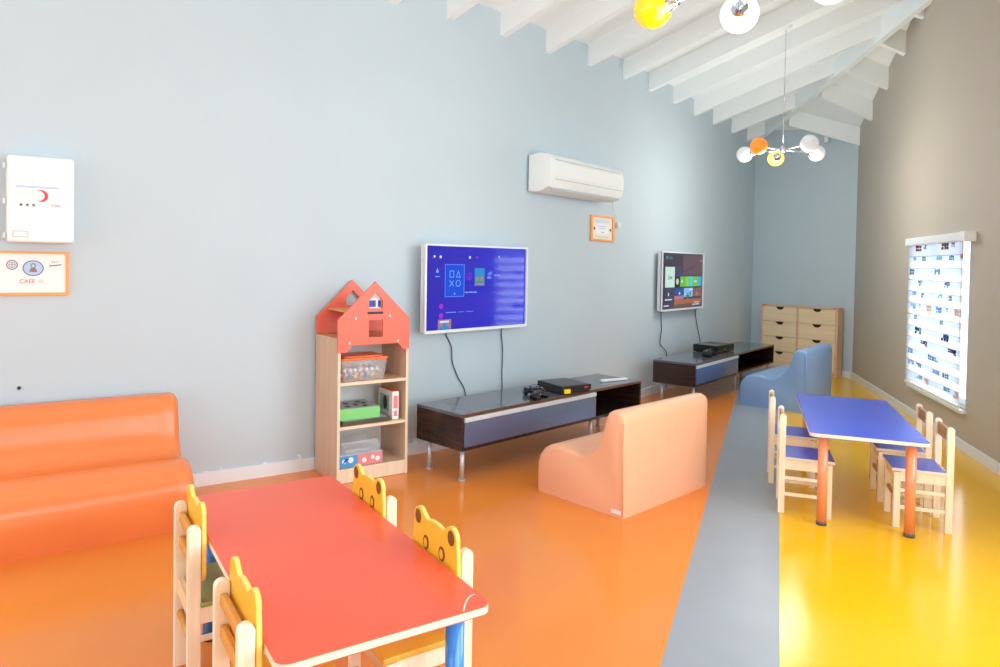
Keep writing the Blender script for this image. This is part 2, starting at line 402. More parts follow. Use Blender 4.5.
# far slope
P2G = (-.067, -.508)
def z2(p): return 2.71+P2G[0]*(p.x-C.x)+P2G[1]*(p.y-C.y)
hx = V((HIP0.x, HIP0.y, 0)); hd3 = V((HIPD.x, HIPD.y, 0))
kx = right_at(hx, hd3); HE = hx+hd3*(kx+.12)
b = MB(); pl = []
for p in (hx-hd3*.15-fd*.05+V((0, .1, 0)), Rc+fd*.1+V((0, .12, 0)), HE+V((.12, .1, 0)), HE-hd3*.1):
    pl.append(V((p.x, p.y, z2(p)+RD+.02)))
b.quad(pl); r_ = bmesh.ops.extrude_face_region(b.bm, geom=list(b.bm.faces), use_keep_orig=True)
bmesh.ops.translate(b.bm, vec=(0, 0, .05), verts=[e for e in r_['geom'] if isinstance(e, bmesh.types.BMVert)])
struct(b.obj('ceiling', PLANK))
for (ax_, ay_), (bx_, by_) in [((-.888, 7.156), (-.371, 7.554)), ((-.319, 6.802), (-.041, 7.177)), ((.118, 6.518), (.318, 6.767)), ((.552, 6.247), (.665, 6.40)), ((.93, 6.0), (.97, 6.04))]:
    p, q = V((ax_, ay_, 0)), V((bx_, by_, 0)); d_ = (q-p).normalized(); q = q+d_*.03; p = p-d_*.05
    n_ = V((-d_.y, d_.x, 0))*RW
    if n_.x < 0: n_ = -n_
    p.z = z2(p); q.z = z2(q); dz = V((0, 0, RD+.03))
    b = MB(); qd = [p, q, q+dz, p+dz]
    for fpts in (qd, [x+n_ for x in qd]): b.quad(fpts)
    for k in range(4): b.quad([qd[k], qd[(k+1) % 4], qd[(k+1) % 4]+n_, qd[k]+n_])
    bmesh.ops.remove_doubles(b.bm, verts=b.bm.verts, dist=1e-6)
    struct(b.obj('roof_rafter', CEIL))
# little bracket hanging by the far wall
rv = fw+r2*(827-474.46)/F_PX+u2*(279.25-139)/F_PX; kk = (C+nf*.06-EYE).dot(nf)/rv.dot(nf); pb = EYE+rv*kk
b = MB(); b.box(pb, (.045, .03, .075), 0, .003); struct(b.obj('roof_bracket', CEIL))
# hip beam
b = MB(); n_ = V((-hd3.y, hd3.x, 0))*.028
p, q = hx+hd3*.02, HE
for t_ in (p, q): t_.z = z2(t_)-.012
dz = V((0, 0, RD+.05)); qd = [p-n_, q-n_, q-n_+dz, p-n_+dz]
for fpts in (qd, [x+n_*2 for x in qd]): b.quad(fpts)
for k in range(4): b.quad([qd[k], qd[(k+1) % 4], qd[(k+1) % 4]+n_*2, qd[k]+n_*2])
bmesh.ops.remove_doubles(b.bm, verts=b.bm.verts, dist=1e-6)
struct(b.obj('hip_beam', CEIL))

# ---------------------------------------------------------------- foam seating
PROF = [(0, .0), (-.002, .09), (.0, .15), (.012, .195), (.04, .232), (.075, .256), (.115, .267), (.16, .268), (.211, .261), (.262, .254), (.305, .26), (.345, .283), (.377, .315), (.403, .36),
        (.424, .415), (.437, .462), (.452, .49), (.476, .505), (.51, .507), (.535, .497), (.547, .478), (.55, .45), (.55, .0)]
def foam(name, label, cat, P, ang, width, m, sx=1., sz=1., prof=PROF, group=None, rnd=.022, tagpos=None):
    t = thing(name, label, cat, (P[0], P[1], 0), ang, group)
    b = MB(); NY = 14
    prof = [(x*sx, z*sz) for x, z in prof]
    cx = sum(p[0] for p in prof)/len(prof)
    ys = [0, rnd*.3, rnd] + [rnd+(width-2*rnd)*k/NY for k in range(1, NY)] + [width-rnd, width-rnd*.3, width]
    ins = [rnd, rnd*.3, 0]+[0]*(NY-1)+[0, rnd*.3, rnd]
    rings = []
    n = len(prof)
    for y, di in zip(ys, ins):
        ring = []
        for i, (x, z) in enumerate(prof):
            if z <= 0: nx, nz = (1 if x > cx else -1), 0
            else:
                a_, c_ = prof[i-1], prof[(i+1) % n]; tx, tz = c_[0]-a_[0], c_[1]-a_[1]; l = math.hypot(tx, tz); nx, nz = -tz/l, tx/l
            bulge = 0.
            ring.append(b.bm.verts.new((x-nx*di*(1 if z > 0 else 1), y, max(0, z-nz*di))))
        rings.append(ring)
    for r0_, r1_ in zip(rings, rings[1:]):
        for i in range(n-1): b.bm.faces.new((r0_[i], r0_[i+1], r1_[i+1], r1_[i]))
        b.bm.faces.new((r0_[-1], r0_[0], r1_[0], r1_[-1]))
    b.bm.faces.new(rings[0]); b.bm.faces.new(rings[-1][::-1])
    o = b.obj('body', m, t, smooth=50)
    return t, o
t, o = foam('foam_armchair', 'peach leatherette foam armchair standing in front of the long black bench', 'armchair', (.93, 2.21), radians(10.3), .785, P_LEATHER)
b = MB(); b.box((.513, -.0015, .026), (.058, .003, .02), 0, .001); b.obj('sewn_tag', PAPER, t)
b = MB(); b.tube([(.549, -.0005, .01), (.5495, -.0005, .455)], .0035, 6); b.obj('piping', P_LEATHER, t)
t, o = foam('foam_armchair', 'grey-blue leatherette foam armchair in front of the dresser', 'armchair', (-.04, 5.168), radians(16.5), .80, B_LEATHER, sz=1.03)
b = MB(); b.tube([(.549, -.0005, .01), (.5495, -.0005, .465)], .0035, 6); b.obj('piping', B_LEATHER, t)
SPROF = [(0, 0), (-.015, .06), (-.025, .12), (-.025, .17), (-.01, .215), (.025, .25), (.075, .272), (.135, .278), (.19, .27), (.25, .255), (.30, .25), (.345, .258), (.38, .28), (.405, .315),
         (.42, .365), (.43, .42), (.445, .462), (.47, .492), (.505, .505), (.55, .507), (.58, .50), (.595, .48), (.60, .45), (.60, 0)]
# mirrored: local x runs from the front (0) to the back
t, o = foam('foam_sofa', 'long orange leatherette foam sofa against the wall under the white box', 'sofa', (.600, .555), pi, 1.75, O_LEATHER, sx=.975, sz=1.03, prof=SPROF, rnd=.03)

# ---------------------------------------------------------------- tables
def make_table(name, label, P, ang, m_top, m_leg, L, Wd, H, group):
    t = thing(name, label, 'table', (P[0], P[1], 0), ang, group)
    b = MB()
    b.prism(rrect(0, 0, Wd, L, .028), -.022, ((0, 0, H), (1, 0, 0), (0, 1, 0)), mi=1, side_mi=1, bev=.003)
    for f_ in b.bm.faces:
        if f_.calc_center_median().z > H-.001 : f_.material_index = 0
    b.obj('tabletop', [m_top, EDGE], t)
    for x in (.062, Wd-.062):
        for y in (.06, L-.06):
            b = MB(); b.tube([(x, y, .012), (x, y, H-.022)], .0215, 20); lg = b.obj('leg', m_leg, t)
            b = MB(); b.tube([(x, y, 0), (x, y, .016)], .0228, 20); b.obj('foot_cap', CAP, lg)
    return t
TL, TW, TH = 1.055, .479, .443
# table frames: local x = across (v), local y = along (u)
RA = math.atan2(1.0, .0102)-0   # direction of u=( -1,.01) is x axis of v turned left
red_v = V((.0102, 1.0, 0)).normalized(); red_u = V((-1.0, .0102, 0)).normalized(); red_c = V((2.5586, .3645, 0))
blue_u = V((-.592, .806, 0)).normalized(); blue_v = V((.806, .592, 0)).normalized(); blue_c = V((1.9657, 3.0028, 0))
def make_frame_rot(v): return math.atan2(v.y, v.x)
make_table('play_table', 'red-topped low table on blue legs beside the orange sofa', red_c, make_frame_rot(red_v), RED_LAM, BLUE_METAL, TL, TW, TH, None)
rtab = bpy.data.objects['play_table']
b = MB(); cx_, cy_ = TW-.012, .012
b.prism([(TW-.075+.0*k, 0.003) for k in range(1)]+[(TW-.072+.06*(k/8)**1.0, .004+.052*math.sin(pi/2*k/8)) for k in range(9)]+[(TW-.0745+.06*(k/8), .006+.052*math.sin(pi/2*k/8)) for k in range(8, -1, -1)], .0006, ((0, 0, TH), (1, 0, 0), (0, 1, 0)))
b.obj('corner_scratch', EDGE, rtab)
make_table('play_table', 'blue-topped low table on orange legs near the window blind', blue_c, make_frame_rot(blue_v), BLUE_LAM, ORANGE_METAL, TL, TW, TH, None)

# ---------------------------------------------------------------- kids chairs (local: +y is forward, origin at floor centre)
def post_shape(b, x, y0, y1, h, th):
    r = (y1-y0)/2; pts = [(y0, 0), (y1, 0)]+[(y0+r+r*cos(a), h-r+r*sin(a)) for a in [pi*k/10 for k in range(11)]]
    b.prism(pts, th, ((x, 0, 0), (0, 1, 0), (0, 0, 1)), bev=.0025)
def make_chair(bear, label, group):
    t = thing('childs_chair', label, 'chair', (0, 0, 0), 0., group)
    w, d, hs, hp = .24, .235, .28, .487
    th = .022; pd = .034 if bear else .029
    yr0, yr1 = -d/2, -d/2+pd
    for x in (-w/2, w/2-th):
        b = MB(); post_shape(b, x, yr0, yr1, hp, th); lg = b.obj('leg', BIRCH, t)
        b = MB(); b.box((x+th/2, d/2-.014, hs/2-.01), (th, .028, hs-.02), 0, .002); b.obj('leg', BIRCH, t)
        for z in ((.06,) if bear else (.095, .175)):
            b = MB(); b.box((x+th/2, (yr1+d/2-.028)/2, z), (.012, d-pd-.028, .016), 0, .002); b.obj('stretcher', BIRCH, t)
        b = MB(); b.box((x+th/2, (yr1+d/2-.028)/2, hs-.038), (.016, d-pd-.028, .046), 0, .001); b.obj('apron', BIRCH, t)
    b = MB(); b.box((0, d/2-.014, hs-.038), (w-2*th, .016, .046), 0, .001); b.obj('apron', BIRCHX, t)
    b = MB(); b.box((0, yr0+pd/2, hs-.038), (w-2*th, .016, .046), 0, .001); b.obj('apron', BIRCHX, t)
    b = MB(); b.box((0, d/2-.014, .135), (w-2*th, .012, .018), 0, .002); b.obj('stretcher', OAKRAIL, t)
    if bear:
        b = MB(); b.box((0, (yr1+d/2)/2+.004, hs-.0075), (w+.01, d-pd+.012, .015), 0, .004); b.obj('seat', SEATY, t)
        for z in (.445, .375): 
            b = MB(); b.box((0, yr0+pd/2+.002, z), (w-2*th, .016, .03), 0, .004); b.obj('back_rail', DOWEL, t)
        b = MB(); b.tube([(-w/2+th, yr0+pd/2, .16), (w/2-th, yr0+pd/2, .16)], .011, 12); b.obj('stretcher', DOWEL, t)
        # bear-head panel
        PZ = .314; R_, ex, ez = .029, .085, .196
        pts = []
        def arc(cx, cz, r, a0, a1, n=8): 
            for k in range(n+1): a = radians(a0+(a1-a0)*k/n); pts.append((cx+r*cos(a), cz+r*sin(a)))
        arc(-.07, .055, .05, 180, 270); arc(.07, .055, .05, 270, 360)
        pts.append((.119, .13)); pts.append((.116, .168))
        arc(ex, ez, R_, -15, 140, 12)
        pts.append((.045, .203)); pts.append((.02, .208)); pts.append((0, .209)); pts.append((-.02, .208)); pts.append((-.045, .203))
        arc(-ex, ez, R_, 40, 195, 12)
        pts.append((-.116, .168)); pts.append((-.119, .13))
        b = MB(); b.prism(pts, .013, ((0, yr1+.014, PZ), (1, 0, 0), (0, 0, 1)), mi=0, side_mi=1, bev=.002)
        pn = b.obj('bear_panel', [BEARY, BEARE], t)
        yf = yr1+.0143
        for sx in (-1, 1):
            b = MB(); b.prism(circ(sx*.043, .142, .0155, 20, .019), -.0008, ((0, yf, PZ), (1, 0, 0), (0, 0, 1)), holes=[circ(sx*.043+.003, .140, .0105, 20, .0135)]); b.obj('eye', BROWNINK, pn)
            b = MB(); b.prism(circ(sx*(ex+.004), ez+.002, .0165, 20, .0195), -.0008, ((0, yf, PZ), (1, 0, 0), (0, 0, 1))); b.obj('inner_ear', BROWNINK, pn)
        mp = [(.05*cos(a), .055+.038*sin(a)) for a in [pi*k/16 for k in range(17)]]+[(.046*cos(a), .055+.034*sin(a)) for a in [pi*k/16 for k in range(16, -1, -1)]]
        b = MB(); b.prism(mp, -.0008, ((0, yf, PZ), (1, 0, 0), (0, 0, 1)))
        b.prism(circ(0, .083, .014, 16, .009), -.0008, ((0, yf, PZ), (1, 0, 0), (0, 0, 1))); b.obj('muzzle', BROWNINK, pn)
    else:
        b = MB(); b.box((0, (yr1+d/2)/2+.004, hs-.0075), (w+.008, d-pd+.012, .015), 1, .002)
        for f_ in b.bm.faces:
            if f_.calc_center_median().z > hs-.0005: f_.material_index = 0
        b.obj('seat', [BLUE_LAM, EDGE], t)
        b = MB(); b.box((0, yr0+pd/2, .445), (w-2*th, .014, .06), 0, .003); b.obj('back_rail', OAKRAIL, t)
    return t
def place(o, p, fwd): o.location = (p.x, p.y, 0); o.rotation_euler.z = math.atan2(fwd.y, fwd.x)-pi/2
bear = make_chair(True, '', 'bear-backed chairs at the red table')
spots = [(1.775, .333+.1005, 1, 'bear-backed wooden chair with an olive seat at the red table, nearer the orange sofa', True),
         (2.346, .331+.1005, 1, 'bear-backed wooden chair at the red table, foremost, beside the olive-seated one', False),
         (1.820, .888-.1005, -1, 'bear-backed wooden chair at the red table, just in front of the house bookcase', False),
         (2.262, .888-.1005, -1, 'bear-backed wooden chair at the red table, next to its visible light blue leg', False)]
for i, (x, y, s_, lab, olive) in enumerate(spots):
    c = bear if i == 0 else copy_tree(bear)
    place(c, V((x, y, 0)), V((0, s_, 0))); c['label'] = lab
for ch in bear.children:
    if ch.name.startswith('seat'):
        ch.data = ch.data.copy(); ch.data.materials[0] = OLIVE; ch['label'] = 'olive green seat'
blue = make_chair(False, '', 'plain chairs at the blue table')
for i, (u_, v_, s_, lab) in enumerate([(.265, -.005, 1, 'pale wooden chair with blue seat standing on the grey strip, nearer the camera'),
                                       (.745, -.036, 1, 'pale wooden chair with blue seat by the grey strip, nearer the grey-blue armchair'),
                                       (.285, .488, -1, 'pale wooden chair with blue seat, window side of the blue table, nearer the camera'),
                                       (.655, .482, -1, 'pale wooden chair with blue seat, window side of the blue table, farther from the camera')]):
    c = blue if i == 0 else copy_tree(blue)
    place(c, blue_c+blue_u*u_+blue_v*v_, blue_v*s_); c['label'] = lab

# ---------------------------------------------------------------- house bookcase
BKP = V((.024, 1.303, 0)); bk_w = V((-.035, .998, 0)).normalized(); bk_ang = math.atan2(bk_w.y, bk_w.x)-pi/2
bk = thing('house_bookcase', 'narrow wooden bookcase with a red house-shaped top against the wall', 'bookcase', BKP, bk_ang)
# local: x = depth (0 back .. .316 front), y = width 0 .. .414
BD, BW_, bt = .322, .428, .016
for y in (bt/2, BW_-bt/2):
    b = MB(); b.box((BD/2, y, .3925), (BD, bt, .785), 0, .0015)
    for f_ in b.bm.faces:
        if f_.calc_center_median().x > BD-.001: f_.material_index = 1
    b.obj('side_panel', [BEECH, BEECHL], bk)
b = MB(); b.box((.006, BW_/2, .3925), (.008, BW_-2*bt, .78)); b.obj('back_panel', WHITEB, bk)
for z, dd in ((.07, 0), (.300, 0), (.539, 0)):
    b = MB(); b.box((.01+(BD-.012)/2, BW_/2, z), (BD-.014, BW_-2*bt, .017), 0, .001)
    for f_ in b.bm.faces:
        if f_.calc_center_median().x > BD-.006: f_.material_index = 1
    b.obj('shelf', [BEECH, BEECHL], bk)
b = MB(); b.box((BD-.012, BW_/2, .033), (.016, BW_-2*bt, .062), 0, .001); b.obj('plinth', BEECHL, bk)
b = MB(); b.box((BD/2-.004, BW_/2, .777), (BD-.03, BW_-2*bt, .016), 0, .001); b.obj('top_board', SHELFW, bk)
pent = [(.172, .945), (.252, .945), (.252, .990), (.212, 1.034), (.172, .990)]
sq = [(.172, .787), (.254, .787), (.254, .882), (.172, .882)]
KW = .428/.414
kw = lambda L_: [(x*KW, z) for x, z in L_]
pent = kw(pent); sq = kw(sq)
outf = [(-.002, .71), (.048, .71), (.082, .747), (.348, .747), (.378, .712), (.416, .712), (.416, .886), (.208, 1.094), (-.002, .886)]
b = MB(); b.prism(kw(outf), .016, ((BD-.014, 0, 0), (0, 1, 0), (0, 0, 1)), holes=[pent, sq], bev=.001); hf = b.obj('house_front', HOUSE, bk)
for y, z in ((.10, .893), (.305, .903), (.064, .761), (.356, .76)):
    b = MB(); b.tube([(BD+.001, y, z), (BD+.004, y, z)], .006, 10); b.obj('screw_cap', PAPER, hf)
b = MB(); b.box((BD+.0025, .215, .921), (.001, .095, .013)); b.obj('slot_plate', INKD, hf)
outb = [(-.002, .787), (.416, .787), (.416, .886), (.208, 1.094), (-.002, .886)]
b = MB(); b.prism(kw(outb), .014, ((.002, 0, 0), (0, 1, 0), (0, 0, 1)), holes=[pent], bev=.001); b.obj('house_back', HOUSE, bk)
b = MB(); b.box((BD/2, BW_/2, .928), (BD-.034, .30, .012), 0, .001); b.obj('attic_shelf', SHELFW, bk)
bkM = Matrix.Translation(BKP) @ Matrix.Rotation(bk_ang, 4, 'Z')
def on_bk(name, label, cat, x, y, z, rz=0., group=None): 
    p = bkM @ V((x, y, z)); return thing(name, label, cat, p, bk_ang+rz, group)
# small carton in the attic
t = on_bk('small_box', 'small white and blue box on the attic shelf behind the house window', 'box', .26, .222, .934)
b = MB(); b.box((0, 0, .034), (.07, .10, .068), 0, .003); bx = b.obj('carton', PAPER, t)
b = MB(); b.box((.0355, -.012, .036), (.001, .04, .036)); b.box((.0355, .030, .036), (.001, .018, .036)); b.obj('print', BLUEC, bx)
# toy tub
t = on_bk('toy_tub', 'clear plastic toy tub with an orange lid on the top bookcase shelf', 'tub', .20, .172, .548)
def taper_box(b, w0, d0, w1, d1, z0, z1, mi=0, r=.02):
    r0_ = rrect(-w0/2, -d0/2, w0/2, d0/2, r); r1_ = rrect(-w1/2, -d1/2, w1/2, d1/2, r)
    va = [b.bm.verts.new((x, y, z0)) for x, y in r0_]; vb = [b.bm.verts.new((x, y, z1)) for x, y in r1_]; n = len(va)
    for i in range(n): b.bm.faces.new((va[i], va[(i+1) % n], vb[(i+1) % n], vb[i])).material_index = mi
    b.bm.faces.new(va[::-1]).material_index = mi
    return vb
b = MB(); taper_box(b, .165, .255, .185, .285, .001, .112); b.obj('tub_body', CLEARP, t)
b = MB(); b.prism(rrect(-.099, -.145, .099, .145, .025), .014, ((0, 0, .112), (1, 0, 0), (0, 1, 0)), bev=.003)
b.prism(rrect(-.08, -.12, .08, .12, .02), .008, ((0, 0, .126), (1, 0, 0), (0, 1, 0)), bev=.002)
lid = b.obj('tub_lid', ORANGEP, t)
for s_ in (-1, 1):
    b = MB(); b.box((0, s_*.147, .112), (.06, .012, .03), 0, .003); b.obj('clip', ORANGEP, lid)
TOYM = [PAPER, BLUEC, PAPER, SKYC, ORANGEP, PAPER, BLUEC, YELC, PAPER]
k = 0
for iy in range(7):
    for ix in range(3):
        for iz in range(2):
            y_ = -.098+iy*.0325+random.uniform(-.003, .003); x_ = -.05+ix*.05+random.uniform(-.004, .004); z_ = .02+iz*.034
            p = bkM @ V((.20+x_, .165+y_, .5475+z_)); mm = TOYM[k % len(TOYM)]; k += 1
            b = MB(); rot = Matrix.Rotation(random.uniform(0, 3), 3, V((random.random(), random.random(), random.random()+.1)).normalized())
            if k % 3 == 0: b.sphere((0, 0, 0), .0125, 0, 12, 8)
            else: b.box((0, 0, 0), (.02, .02, .014), 0, .003, rot=rot)
            o = b.obj('toy_brick' if k % 3 else 'toy_ball', mm, None, p, 0)
            tag(o, 'small coloured toy piece inside the clear tub on the bookcase', 'toy', 'toy pieces in the clear tub')
# middle shelf: dark board, green box, upright box
t = on_bk('board_game', 'flat dark olive board game lying under the green box on the bookcase', 'game', .19, .175, .3085, .04)
b = MB(); b.box((0, 0, .013), (.235, .29, .024), 0, .002); bx = b.obj('carton', DARKC, t)
b = MB(); b.box((0, 0, .0253), (.215, .27, .0006)); b.obj('lid_print', GREYC, bx)
t = on_bk('game_box', 'green game box with black shapes on its lid, on the middle bookcase shelf', 'game', .18, .15, .334, -.03)
b = MB(); b.box((0, 0, .031), (.22, .24, .062), 0, .003); bx = b.obj('carton', GREENC, t)
b = MB(); b.box((0, 0, .0625), (.205, .225, .001)); b.obj('lid_print', GREYC, bx)
b = MB()
for px_, py_ in ((.05, -.05), (.02, .01), (-.03, -.03), (-.05, .05), (.06, .05), (-.01, .07)):
    b.prism([(px_-.025, py_), (px_, py_-.018), (px_+.025, py_), (px_, py_+.018)], .0008, ((0, 0, .063), (1, 0, 0), (0, 1, 0)))
b.obj('black_shapes', BLACKC, bx)
t = on_bk('book_box', 'white picture box with an orange top edge standing upright on the middle bookcase shelf', 'box', .20, .365, .3085, -.03)
b = MB(); b.box((0, 0, .082), (.19, .04, .16), 0, .002)
for f_ in b.bm.faces:
    c_ = f_.calc_center_median()
    if c_.z > .16: f_.material_index = 1
bx = b.obj('carton', [PAPER, ORANGEP], t)
b = MB(); b.box((.0953, 0, .10), (.0006, .028, .07)); b.box((.0953, 0, .035), (.0006, .02, .03)); b.obj('front_print', PINKC, bx)
b = MB(); b.box((-.01, -.0203, .085), (.12, .0006, .09)); b.obj('side_print', GREYC, bx)
b = MB(); b.prism(circ(0, .085, .028, 14, .04), .0006, ((.0, -.0206, 0), (1, 0, 0), (0, 0, 1))); b.obj('side_figure', INKD, bx)
# bottom shelf
t = on_bk('puzzle_box', 'grey-lidded puzzle box with blue and pink front on the lowest bookcase shelf', 'box', .20, .15, .0785, 0)
b = MB(); b.box((0, 0, .036), (.20, .265, .07), 0, .003); bx = b.obj('carton', GREYC, t)
b = MB(); b.box((.1005, -.075, .034), (.001, .11, .06)); b.obj('blue_label', SKYC, bx)
b = MB(); b.box((.1005, .055, .034), (.001, .145, .06)); b.obj('pink_label', PINKC, bx)
b = MB()
for y_, z_, r_ in ((-.10, .035, .012), (-.06, .04, .016), (.02, .03, .014), (.07, .04, .012), (.10, .028, .014)):
    b.prism(circ(y_, z_, r_, 12), .0006, ((.101, 0, 0), (0, 1, 0), (0, 0, 1)))
b.obj('label_dots', PAPER, bx)
b = MB(); b.prism([(-.11, .02), (-.07, .045), (-.09, .055)], .0009, ((.101, 0, 0), (0, 1, 0), (0, 0, 1))); b.obj('label_figure', BLUEC, bx)
b = MB(); v_ = taper_box(b, .195, .26, .17, .235, .071, .135); b.bm.faces.new(v_); cv = b.obj('domed_cover', CLEARP, bx)
b = MB(); b.box((.02, 0, .078), (.09, .16, .012), 0, .003); b.obj('puzzle_tray', GREYC, bx)
b = MB(); b.box((.03, .02, .0851), (.01, .11, .001)); b.obj('tray_print', INKD, bx)

# ---------------------------------------------------------------- TV benches
def tv_bench(label, O, ang, L, xd, z0, z1, legs, draw_end):
    """local x = along the wall, y = out from the back edge towards the room"""
    D = .388
    t = thing('tv_bench', label, 'tv bench', O, ang)
    # local frame: x along u, y along -n is wrong-handed, so y points to the wall side: use negative y for the room side
    th = .018
    b = MB(); b.box((L/2, -D/2, z1-th/2), (L, D, th), 0, .002)
    for f_ in b.bm.faces:
        c_ = f_.calc_center_median()
        if c_.y < -D+.003: f_.material_index = 1
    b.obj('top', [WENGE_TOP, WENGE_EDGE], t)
    b = MB(); b.box((L/2, -D/2, z0+th/2), (L, D, th), 0, .002); b.obj('bottom_panel', WENGE, t)
    for x in (th/2, L-th/2):
        b = MB(); b.box((x, -D/2, (z0+z1)/2), (th, D-.002, z1-z0-2*th), 0, .001); b.obj('side_panel', WENGE, t)
    b = MB(); b.box((draw_end+th/2, -D/2-.01, (z0+z1)/2), (th, D-.04, z1-z0-2*th)); b.obj('divider', WENGE, t)
    b = MB(); b.box((L/2, -.009, (z0+z1)/2), (L-2*th, .008, z1-z0-2*th)); b.obj('back_panel', WENGE, t)
    zt = z1-th-.002; hz = .026
    b = MB(); b.box((th+(draw_end-th)/2, -D+.006, (z0+th+zt-hz)/2+.0), (draw_end-th-.004, .016, zt-hz-z0-th-.002), 0, .001); dr_ = b.obj('drawer_front', DRAWERF, t)
    b = MB(); b.box((th+(draw_end-th)/2, -D+.003, zt-hz/2), (draw_end-th-.004, .02, hz), 0, .003); b.obj('handle_strip', ALU, dr_)
    for x, y in legs:
        b = MB(); b.tube([(x, y, .006), (x, y, z0)], .0125, 16); lg = b.obj('leg', SATIN, t)
        b = MB(); b.tube([(x, y, 0), (x, y, .007)], .020, 16); b.obj('foot_disc', SATIN, lg)
    return t
S1O, S1u, S1n = V((.273, 1.828, 0)), V((-.206, .979, 0)).normalized(), V((.979, .206, 0)).normalized()
S2O, S2u, S2n = V((-.473, 4.555, 0)), V((-.299, .954, 0)).normalized(), V((.954, .299, 0)).normalized()
a1_ = math.atan2(S1u.y, S1u.x); a2_ = math.atan2(S2u.y, S2u.x)
Z0, Z1 = .176, .378
tv_bench('long dark wood tv bench on chrome legs beside the house bookcase', S1O, a1_, 1.759, 0, Z0, Z1, [(.05, -.06), (.045, -.345), (1.70, -.06), (1.71, -.345), (1.22, -.345)], 1.215)
tv_bench('dark wood tv bench on chrome legs farther along the wall, before the dresser', S2O, a2_, 2.09, 0, Z0, Z1, [(.06, -.06), (.07, -.345), (2.03, -.06), (2.03, -.345), (1.05, -.345)], 1.012)
def on1(x, y, z=Z1): return S1O+S1u*x+S1n*y+V((0, 0, z))
def on2(x, y, z=Z1): return S2O+S2u*x+S2n*y+V((0, 0, z))

# game consoles and controllers
t = thing('game_console', 'slim black game console with a yellow tag on the bench below the blue screen', 'game console', on1(1.01, .28), a1_-.22)
b = MB(); b.box((0, 0, .029), (.24, .265, .017), 0, .004); b.box((0, 0, .0105), (.228, .25, .017), 0, .004); b.box((0, 0, .047), (.24, .265, .018), 0, .004)
b.obj('case', BLACKP, t)
b = MB(); b.box((.0, .0, .0565), (.21, .23, .001)); b.obj('top_plate', DGREY, t)
b = MB(); b.box((-.08, -.134, .022), (.05, .006, .028), 0, .002); b.obj('yellow_tag', YTAG, t)
b = MB(); b.box((.075, -.1335, .038), (.03, .002, .008)); b.obj('red_light', INKR, t)
def controller(name, label, p, ang):
    t = thing(name, label, 'game controller', p, ang)
    b = MB(); b.sphere((0, 0, .024), .03, 0, 20, 12, (1.7, 1.0, .6))
    for s_ in (-1, 1):
        b.tube([(s_*.045, .008, .024), (s_*.058, -.02, .019), (s_*.066, -.05, .014)], [.022, .019, .011], 12)
    b.obj('shell', BLACKG, t, smooth=60)
    for s_ in (-1, 1):
        b = MB(); b.tube([(s_*.022, -.014, .036), (s_*.022, -.014, .05)], .0045, 10); b.sphere((s_*.022, -.014, .051), .0095, 0, 12, 8, (1, 1, .5)); b.obj('thumbstick', DGREY, t)
    b = MB()
    for dx, dy in ((.012, 0), (-.012, 0), (0, .012), (0, -.012)): b.sphere((.05+dx, .006+dy, .038), .0045, 0, 10, 6)
    b.obj('face_button', ALU, t)
    b = MB(); b.box((-.05, .006, .039), (.024, .007, .006), 0, .001); b.box((-.05, .006, .039), (.007, .024, .006), 0, .001); b.obj('direction_pad', DGREY, t)
    b = MB(); b.box((0, .012, .041), (.04, .02, .004), 0, .001); b.obj('touch_pad', DGREY, t)
    return t
controller('game_controller', 'black game controller on the long bench beside the slim console, foremost of the two', on1(.655, .352), a1_+.3)
controller('game_controller', 'black game controller on the long bench, tucked behind the other one', on1(.755, .235), a1_-.5)
t = thing('remote_control', 'slim white remote control on the far end of the long bench', 'remote', on1(1.58, .275), a1_-.30)
b = MB(); b.box((0, 0, .009), (.235, .03, .017), 0, .006); rm = b.obj('remote_body', WHITEP, t)
b = MB()
for k in range(5): b.tube([(-.08+k*.025, 0, .0178), (-.08+k*.025, 0, .0188)], .005, 10)
b.obj('button', GREYLINE, rm)
t = thing('game_console', 'bulky black game console on the far bench under the second screen', 'game console', on2(.99, .155), a2_-.08)
b = MB(); b.box((0, 0, .039), (.36, .25, .07), 0, .006)
b.box((-.13, .08, .003), (.03, .03, .006)); b.box((.13, .08, .003), (.03, .03, .006)); b.box((-.13, -.08, .003), (.03, .03, .006)); b.box((.13, -.08, .003), (.03, .03, .006))
cs = b.obj('case', BLACKG, t)
b = MB(); b.box((.09, 0, .0745), (.16, .23, .001)); b.obj('vent_plate', BLACKP, t)
b = MB(); b.box((-.02, -.1255, .036), (.012, .001, .008)); b.obj('light', YTAG, t)
b = MB(); b.box((.0, -.1255, .022), (.34, .001, .004)); b.obj('front_seam', DGREY, t)
controller('game_controller', 'black game controller in front of the bulky console on the far bench', on2(.56, .265), a2_+.1).scale = (1.3, 1.3, 1.3)

